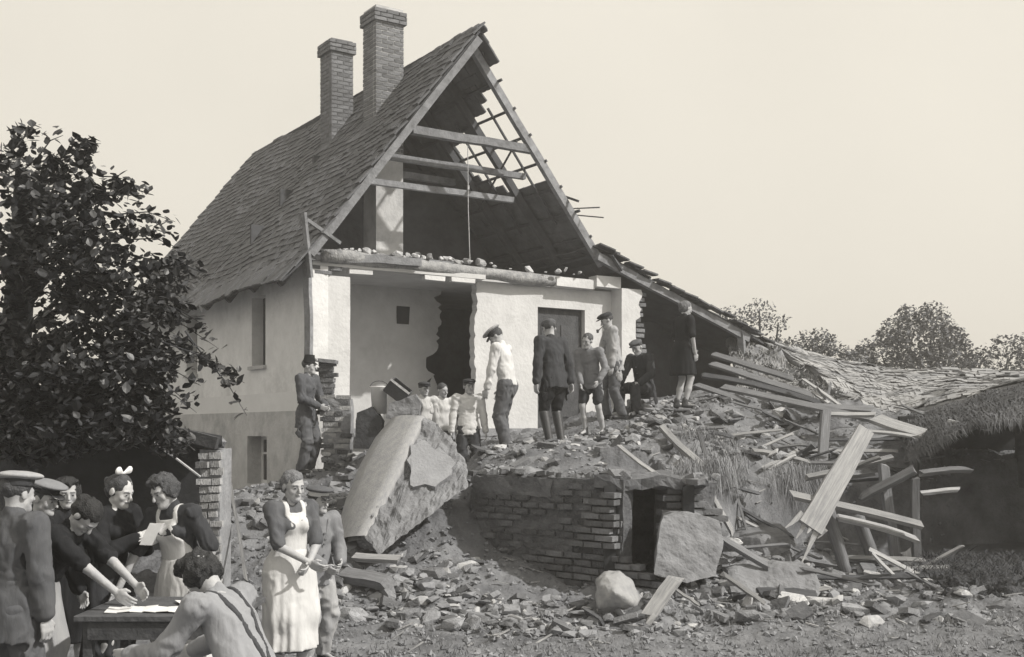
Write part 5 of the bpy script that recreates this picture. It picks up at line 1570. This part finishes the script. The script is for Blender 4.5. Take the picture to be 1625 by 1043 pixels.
mb = MB(); mb.beam(cc + Mx @ V(-.16, -.13, .1), cc + Mx @ V(.16, -.13, .1), .03, .03); part(mb, "rim", M_wood_l, cs)
mb = MB(); q_ = [at(x, y, 15.2) for x, y in ((612, 664), (618, 640), (660, 626), (668, 640), (664, 668))]
chunk("stone_block", "grey lump of masonry behind the top of the tilted slab", "masonry block", q_ + [p + V(0, .35, 0) for p in q_], M_stone, .03, 2, 6, 3, .2)
q_ = [at(x, y, 15.3) for x, y in ((562, 712), (566, 655), (590, 645), (606, 668), (600, 712))]
chunk("dark_block", "dark block put in for the dark hollow left of the white bucket", "dark_block", q_ + [p + V(0, .4, 0) for p in q_], mat("dark_hollow", .05, .4, 6, .5), .02, 2, 6, 4, .2)  # added block, its dark colour stands for the dark hollow

# ---------------------------------------------------------------- trees
leaf_v = np.array([(0, -.5, 0), (.28, -.28, .03), (.40, .05, .05), (.22, .34, .03), (0, .62, -.04), (-.22, .34, .03), (-.40, .05, .05), (-.28, -.28, .03), (0, .0, -.03)])
leaf_f = [(0, 1, 8), (1, 2, 8), (2, 3, 8), (3, 4, 8), (4, 5, 8), (5, 6, 8), (6, 7, 8), (7, 0, 8)]
M_leaf = mat("leaf", .042, .45, 4, .1, rough=.45, rand=.35, spec=.45)
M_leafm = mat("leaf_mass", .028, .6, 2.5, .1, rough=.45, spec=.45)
def leaf_rot():
    return np.array(Matrix.Rotation(random.uniform(0, 6.3), 3, 'Z') @ Matrix.Rotation(random.gauss(.5, .45), 3, 'X') @ Matrix.Rotation(random.gauss(0, .4), 3, 'Y'))
leaf_me = raw_mesh("leaf", leaf_v, leaf_f); leaf_me.materials.append(M_leaf)
tree = empty("linden_tree", atz(20, 10.6, 0), "dark leafy tree hanging over the group of women at left", "tree")
tb = atz(20, 10.6, 0)
mb = MB(); mb.tube([tb, tb + V(.05, 0, 1.2), tb + V(-.05, .1, 2.4), tb + V(.05, .1, 3.6), tb + V(.1, 0, 4.4)], [.24, .2, .17, .12, .06], 10)
trunk = part(mb, "trunk", mat("bark", .06, .4, 8, .9), tree, smooth=True)
# crown lobes: photo centre, half-size, number of leaves
BL = [(40, 300, 70, 80, 260), (100, 330, 80, 60, 300), (70, 400, 110, 90, 520), (150, 400, 75, 60, 330), (200, 430, 70, 45, 240), (60, 500, 110, 100, 620), (160, 500, 95, 75, 520), (230, 500, 60, 55, 260),
      (100, 600, 130, 80, 700), (200, 580, 85, 65, 420), (250, 560, 50, 45, 170), (60, 680, 110, 60, 480), (170, 670, 100, 45, 420), (240, 660, 45, 40, 150), (270, 700, 40, 30, 90), (-60, 450, 90, 250, 700),
      (100, 560, 150, 120, 900), (80, 660, 140, 70, 800), (35, 215, 22, 18, 24), (130, 235, 26, 18, 26), (110, 265, 40, 30, 90), (200, 305, 40, 24, 45), (250, 365, 34, 16, 20), (210, 360, 40, 26, 70), (275, 425, 50, 26, 60), (270, 470, 50, 40, 80), (160, 310, 40, 30, 60)]
leaves = []
for (px, py, rx, ry, n) in BL:
    for _ in range(int(n * 2.4)):
        while True:
            q = rng.uniform(-1, 1, 3)
            if q @ q < 1: break
        d = 10.0 + q[2] * min(1.1, rx / 70) - .25
        lp = at(px + q[0] * rx, py + q[1] * ry, d)
        if py < 600 and vnoise(lp * 2.6, 5) + .5 * vnoise(lp * 6, 6) < (-.05 if px > 90 else -.22): continue
        leaves.append(lp)
SPR = [((230, 460), (300, 478)), ((235, 480), (330, 520)), ((240, 500), (345, 552)), ((235, 530), (330, 575)), ((250, 540), (388, 608)), ((240, 560), (372, 600)), ((230, 580), (318, 612)), ((225, 600), (300, 640)),
       ((330, 575), (392, 660)), ((170, 300), (222, 318)), ((190, 340), (278, 352)), ((210, 380), (285, 395)), ((230, 410), (335, 440)), ((110, 250), (160, 228)), ((30, 230), (62, 204)), ((60, 250), (100, 215)), ((220, 440), (310, 450)), ((245, 620), (312, 655)), ((160, 280), (205, 300))]
TW = []
for (a_, b_) in SPR:
    d_ = random.uniform(9.4, 9.9); A_, B_ = at(*a_, d_), at(*b_, d_ - .2); n_ = int(np.hypot(b_[0] - a_[0], b_[1] - a_[1]) / 3.2)
    TW.append((A_, B_))
    for i in range(n_):
        t_ = i / n_; leaves.append(A_ + (B_ - A_) * t_ + V(random.gauss(0, .035), random.gauss(0, .08), .06 * math.sin(t_ * 3) + random.gauss(0, .04)))
leaves = np.array(leaves)
ordr = np.argsort(leaves[:, 1]); big = set(ordr[rng.permutation(len(ordr) // 3)[:300]].tolist())
mb = MB()
for i, p in enumerate(leaves):
    s = random.choice([random.uniform(.045, .075), random.uniform(.06, .105)]); rt_ = leaf_rot()
    if i in big: inst("leaf", leaf_me, tree, p, Matrix(rt_.tolist()).to_4x4(), (s, s, s))
    else: mb.add((leaf_v * s) @ rt_.T + p, leaf_f)
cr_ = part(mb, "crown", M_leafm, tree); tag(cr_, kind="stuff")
mb = MB()
for (px, py, rx, ry, n) in BL:
    c = at(px, py, 10.0); st = tb + V(0, .05, min(4.2, max(1.5, c[2] - .6)))
    m_ = (c + st) / 2 + V(0, 0, .18); e_ = (c + m_) / 2 + V(0, .03, .05)
    mb.tube([st, m_, e_, c, c + (c - e_) * .3 + V(0, 0, -.05)], [.035, .02, .010, .005, .002], 5)
for (A_, B_) in TW: mb.tube([A_ + (A_ - B_) * .6, A_, (A_ + B_) / 2 + V(0, 0, .05), B_], [.010, .007, .005, .002], 5)
part(mb, "branches", MATS["bark"], tree)

def bush(label, px, py0, py1, d, wpx, n, leaf, v, seed, lobes):
    r_ = np.random.default_rng(seed); base = atz(px, d, 1.0)
    e = empty("bush" if py1 - py0 < 90 else "tree_clump", base, label, "bush" if py1 - py0 < 90 else "tree", "trees behind the fallen shed")
    mb = MB(); mb2 = MB()
    for (lx_, ly_, rr, ry_) in lobes:
        c = at(lx_, ly_, d); Rm = rr / FPX * d; Rv = ry_ / FPX * d
        for _ in range(int(7 * n * rr * ry_ / 1600)):
            q = r_.normal(size=3); q /= np.linalg.norm(q); q *= r_.uniform(.25, 1.12) ** .6
            p = c + q * V(Rm, Rm, Rv); s = .48 * leaf * r_.uniform(.6, 1.4)
            mb.add((leaf_v[[0, 2, 4, 6]] * s) @ leaf_rot().T + p, [(0, 1, 2), (0, 2, 3)])
        mb2.tube([base + V(0, 0, -.2), (base + c) / 2 + V(.1, 0, 0), c], [.09, .06, .02], 5)
    tag(part(mb, "crown", mat("far_leaf_%d" % round(v * 100), v, .4, .8, 0, rough=.8), e), kind="stuff"); part(mb2, "trunk", MATS["bark"], e)
bush("thin sprawling shrub rising above the lean-to roof line", 1200, 480, 540, 30, 60, 95, .16, .12, 1, [(1165, 505, 26, 18), (1205, 495, 26, 22), (1235, 512, 22, 14), (1190, 520, 40, 16), (1150, 498, 12, 10)])
bush("low rounded bush left of the tall leafy clump", 1290, 520, 590, 34, 60, 130, .2, .13, 2, [(1290, 552, 40, 30), (1325, 570, 34, 24), (1260, 565, 34, 24), (1345, 575, 34, 22), (1228, 552, 30, 20), (1305, 545, 24, 18)])
bush("tall bushy tree clump against the sky at right", 1450, 485, 590, 36, 130, 150, .22, .12, 3, [(1460, 540, 62, 50), (1480, 510, 30, 30), (1400, 565, 45, 34), (1365, 575, 30, 26), (1440, 500, 18, 16), (1420, 530, 26, 24), (1510, 535, 24, 22), (1500, 565, 44, 36), (1480, 580, 80, 24)])
bush("dark bushes at the right edge beside the tall clump", 1560, 545, 600, 33, 70, 130, .2, .10, 4, [(1545, 575, 30, 26), (1600, 565, 40, 34), (1530, 545, 10, 12), (1650, 560, 40, 40)])
# ---------------------------------------------------------------- table in the left foreground
tbl = empty("table", V(-2.28, 7.25, 0), "small table among the women at lower left with papers on it", "table")
mb = MB(); mb.obox(V(-2.18, 7.25, .785), V(.50, 0, 0), V(0, .40, 0), V(0, 0, .018)); part(mb, "table_top", M_wood_d, tbl, bevel=.004)
for sx in (-1, 1):
    for sy in (-1, 1):
        mb = MB(); mb.beam(V(-2.18 + sx * .43, 7.25 + sy * .33, -.02), V(-2.18 + sx * .43, 7.25 + sy * .33, .767), .055, .055); part(mb, "leg", M_wood_d, tbl)
mb = MB(); mb.obox(V(-2.18, 6.88, .71), V(.42, 0, 0), V(0, .012, 0), V(0, 0, .055)); part(mb, "apron_rail", M_wood_d, tbl)
M_paper = mat("paper", .68, .08, 6, .1)
for i, (x, y, a, w, l, lb) in enumerate(((-2.40, 7.08, .2, .15, .11, "open folded sheet on the table under the leaning woman's hands"), (-2.12, 7.05, -.1, .16, .10, "broad white sheet at the front edge of the table"), (-2.05, 7.30, .5, .11, .15, "sheet of paper at the back of the table"))):
    mb = MB(); c = V(x, y, .808 + .004 * i); ca, sa = math.cos(a), math.sin(a)
    for k in range(4):
        u0 = -w + 2 * w * k / 4; z_ = .006 * (k % 2)
        mb.obox(c + V(ca, sa, 0) * (u0 + w / 4) + UZ * z_ * .5, V(ca, sa, 0) * w / 4 + UZ * (.003 if k % 2 else -.003), V(-sa, ca, 0) * l, UZ * .0015)
    tag(mb.build("paper_sheet", M_paper, None, base=tuple(c)), lb, "paper", "papers on the table")

# ---------------------------------------------------------------- people
def cloth(n, v, **k): return mat("cloth_" + n, v, k.pop('var', .14), k.pop('scale', 7), .55, bscale=k.pop('bscale', 11), rough=.95, spec=.1, stretch=(1.6, 1.6, .6), stain=.10, stain_scale=3.0, stain_v=v * .6, **k)
C_white, C_cream, C_grey, C_mid, C_dark, C_black = cloth("white", .54, var=.07), cloth("cream", .5, var=.1), cloth("grey", .19), cloth("mid", .10), cloth("dark", .045, var=.25), cloth("black", .02, var=.3)
C_field, C_light = cloth("field", .085), cloth("light", .32)
C_khaki = cloth("uniform", .09)
def gfoot(px, d, z=None, lift=0):
    x = (px - CX) / FPX * d
    return V(x, d, (float(ground_z(x, d)) if z is None else z) + lift)
def fpx(px, py, d): return at(px, py, d)

person("policeman in belted uniform and tall leather shako standing by the house corner", fpx(486, 753, 15.8), 68, 1.66, lean=2, head=(12, 2, 0), lh=(.06, -.16, .57), rh=(-.05, -.15, .58),
       top=('coat', 'long', C_field), bottom=('trousers', C_mid), hat=('shako', C_black), belt=True, res=.013)
P = person("man in white shirt and pale cap looking down, seen from behind on the rubble", fpx(806, 717, 15.0), -112, 1.72, lean=10, head=(12, 30, 0), rh=(-.12, -.13, .45), lh=(.15, -.12, .46),
       lf=(.07, .02, .045), rf=(-.06, -.05, .045), top=('shirt', 'long', C_white), bottom=('trousers', C_mid), hat=('peaked', C_light), res=.013)
person("man in dark jacket, breeches and flat cap with hands at his sides before the doorway", fpx(880, 708, 15.3), -140, 1.77, lean=7, head=(-25, 12, 0), lh=(.17, -.02, .47), rh=(-.15, .03, .47),
       top=('jacket', 'long', C_dark), bottom=('breeches', C_black), boots='high', hat=('flat', C_mid), res=.013, fat=1.05)
person("boy in grey pullover and dark shorts with bare legs facing the camera", fpx(938, 692, 15.9), -28, 1.48, lean=10, head=(-10, 8, 5), lh=(.13, -.12, .52), rh=(-.05, -.13, .5), lf=(.10, .06, .045), rf=(-.05, -.02, .045),
       top=('sweater', 'long', C_grey), bottom=('shorts', C_dark), boots=True, hair='short', hair_v=.06, res=.013)
PM = person("man in light jacket and flat cap smoking a pipe on the rubble", fpx(975, 666, 17.1), -82, 1.66, lean=7, head=(0, 16, 0), lh=(.13, -.06, .46), rh=(-.11, -.17, .52), lf=(.07, .06, .045), rf=(-.05, -.06, .045),
       top=('jacket', 'long', C_light), bottom=('trousers', C_mid), hat=('flat', C_dark), res=.013)
person("man in dark suit and cap sitting on the rubble behind the pipe smoker", fpx(1012, 660, 17.5), -48, 1.66, lean=14, head=(10, 12, 0), hipz=.27, hipy=.10, lf=(.13, -.16, .03), rf=(-.06, -.20, .03), lh=(.13, -.12, .30), rh=(-.05, -.2, .29),
       top=('jacket', 'long', C_dark), bottom=('trousers', C_dark), hat=('flat', C_mid), res=.013)
person("girl in black knee-length dress with bare legs at the dark lean-to", fpx(1082, 648, 17.0), 118, 1.66, True, lean=4, head=(0, 6, 0), lh=(.08, -.14, .56), rh=(-.12, -.06, .5), top=('blouse', 'elbow', C_black), bottom=(('skirt', .30), C_black), hair='bun', hair_v=.12, res=.013)
person("boy in white knitted pullover standing in the hollow behind the slab", fpx(743, 768, 15.0), 6, 1.42, lean=0, head=(18, 4, 0), lh=(.17, -.03, .44), rh=(-.17, -.03, .44), top=('sweater', 'long', C_white), bottom=('trousers', C_dark), hat=('flat', C_dark), res=.012)
person("boy in pale open shirt and dark cap half hidden behind the slab, leftmost", fpx(671, 763, 15.7), 18, 1.40, lean=2, head=(18, 4, 0), top=('shirt', 'long', C_cream), bottom=('trousers', C_dark), hat=('flat', C_dark), res=.013)
person("bareheaded boy in white singlet between two boys in caps", fpx(700, 764, 15.8), 22, 1.40, lean=2, head=(20, 6, 0), top=('shirt', 'short', C_white), bottom=('trousers', C_dark), hair='short', res=.013)
person("woman in white bib apron over dark dress standing with folded hands", gfoot(458, 8.55, 0), 42, 1.66, True, lean=3, head=(0, 8, 0), lh=(.02, -.14, .565), rh=(.0, -.17, .575), top=('blouse', 'elbow', C_mid), bottom=(('skirt', .16), C_mid),
       apron=(C_white, .17), hair='bun', hair_v=.14, elbow={1: (.8, .5, -.3), -1: (-.8, .5, -.3)}, res=.010)
person("boy in cap with pale band standing behind the woman in the apron", gfoot(500, 9.25, .02), 48, 1.46, lean=2, head=(8, 4, 0), lh=(.06, -.15, .58), rh=(-.05, -.14, .56), top=('jacket', 'long', C_grey), bottom=('trousers', C_light), hat=('banded', C_mid), res=.011)
# the group at the table
person("man at far left edge seen from behind in grey uniform coat and wide flat cap", gfoot(14, 6.75, 0), 150, 1.70, lean=3, head=(0, 2, 0), top=('coat', 'long', C_khaki), bottom=('trousers', C_mid), hat=('peaked', C_light), res=.011, fat=1.05, build=1.1)
person("man in dark coat and peaked cap in profile at the left, facing the table", gfoot(46, 7.7, 0), 78, 1.62, lean=8, head=(0, 8, 0), lh=(.1, -.18, .5), rh=(-.1, -.16, .5), top=('jacket', 'long', C_black), bottom=('trousers', C_black), hat=('peaked', C_grey), res=.011)
person("dark-haired girl whose face shows behind the man in the peaked cap", gfoot(104, 8.6, 0), 30, 1.60, True, lean=4, head=(0, 6, 0), top=('blouse', 'long', C_black), bottom=(('skirt', .2), C_black), hair='wavy', hair_v=.02, res=.011)
person("dark-haired woman in black blouse bending over the table with bare forearms", gfoot(62, 7.3, 0), 76, 1.66, True, lean=32, head=(0, 32, 0), hipz=.53, hipy=.02, lh=(.05, -.44, .525), rh=(-.06, -.42, .525), top=('blouse', 'elbow', C_black), bottom=(('skirt', .16), C_light), hair='bun', hair_v=.015, curl=.35, res=.010)
PB = person("woman in dark sailor blouse with a white hair bow reading a paper", gfoot(172, 8.0, 0), 66, 1.66, True, lean=6, head=(6, 14, 0), lh=(.03, -.17, .70), rh=(-.03, -.19, .71), top=('blouse', 'long', C_black), bottom=(('skirt', .16), C_dark), hair='bun', hair_v=.05, bow=True, res=.010, curl=.7, skin_v=.5)
person("curly-haired woman in white apron resting one hand on the table", gfoot(294, 7.95, 0), -22, 1.68, True, lean=9, side=-5, head=(-16, 14, -6), rh=(-.21, -.16, .50), lh=(.12, -.06, .52), top=('blouse', 'elbow', C_dark), bottom=(('skirt', .16), C_mid), apron=(C_white, .17), hair='wavy', hair_v=.05, curl=.25, res=.010)
person("dark-haired person in pale shirt stooping towards the table in the near foreground", gfoot(398, 5.6, 0), -112, 1.70, lean=29, head=(-4, 22, 0), hipz=.385, hipy=.03, lf=(.09, -.10, .045), rf=(-.09, .02, .045),
       lh=(.10, -.36, .47), rh=(-.18, -.34, .44), top=('shirt', 'long', cloth('shirting', .26)), bottom=('trousers', C_mid), hair='wavy', hair_v=.02, res=.010, build=1.05, braces=True, elbow={1: (.3, .2, -1), -1: (-.3, .2, -1)})
# pipe of the smoker and the paper being read
pp_ = PM['hpt']((0.004, -.098, -.056)); pd = PM['Hm'] @ V(0, -1, -.35); pd /= np.linalg.norm(pd)
pipe = empty("tobacco_pipe", pp_, "dark tobacco pipe in the mouth of the man in the light jacket", "pipe")
mb = MB(); mb.tube([pp_, pp_ + pd * .07, pp_ + pd * .10 + V(0, 0, -.02)], [.006, .007, .012], 6); part(mb, "stem", M_wood_d, pipe)
mb = MB(); mb.tube([pp_ + pd * .10 + V(0, 0, -.03), pp_ + pd * .105 + V(0, 0, .025)], [.018, .022], 8); part(mb, "bowl", M_wood_d, pipe)
pc_ = (PB['wr'][1] + PB['wr'][-1]) / 2 + PB['fw'] * .12 + V(.02, -.03, .06)
sdv = np.cross(PB['fw'], UZ); mb = MB(); n_ = -PB['fw'] * .9 + UZ * .45; n_ /= np.linalg.norm(n_); u_ = np.cross(n_, sdv)
mb.obox(pc_ + sdv * .05, sdv * .05 + n_ * .012, u_ * .09, n_ * .001); mb.obox(pc_ - sdv * .05, sdv * .05 - n_ * .012, u_ * .09, n_ * .001)
tag(mb.build("letter", M_paper, None, base=tuple(pc_)), "white letter held up by the woman with the hair bow", "letter")
# ---------------------------------------------------------------- the dusty air
mb = MB(); mb.obox(V(0, 110, 6), V(152, 0, 0), V(0, 153, 0), V(0, 0, 8))
hz = raw_mesh("haze", np.array(mb.v), mb.f); hm_ = bpy.data.materials.new("haze"); hm_.use_nodes = True
hn = hm_.node_tree.nodes; hn.remove(hn["Principled BSDF"]); pv = hn.new("ShaderNodeVolumePrincipled")
pv.inputs["Color"].default_value = (.95, .93, .90, 1); pv.inputs["Density"].default_value = .0036; pv.inputs["Anisotropy"].default_value = .3
hm_.node_tree.links.new(pv.outputs[0], hn["Material Output"].inputs["Volume"])
hz.materials.append(hm_); ho = bpy.data.objects.new("haze", hz); sc.collection.objects.link(ho); tag(ho, "thin dusty haze in the air", kind="stuff")
print("SCRIPT SECONDS %.1f" % (time.time() - T0))
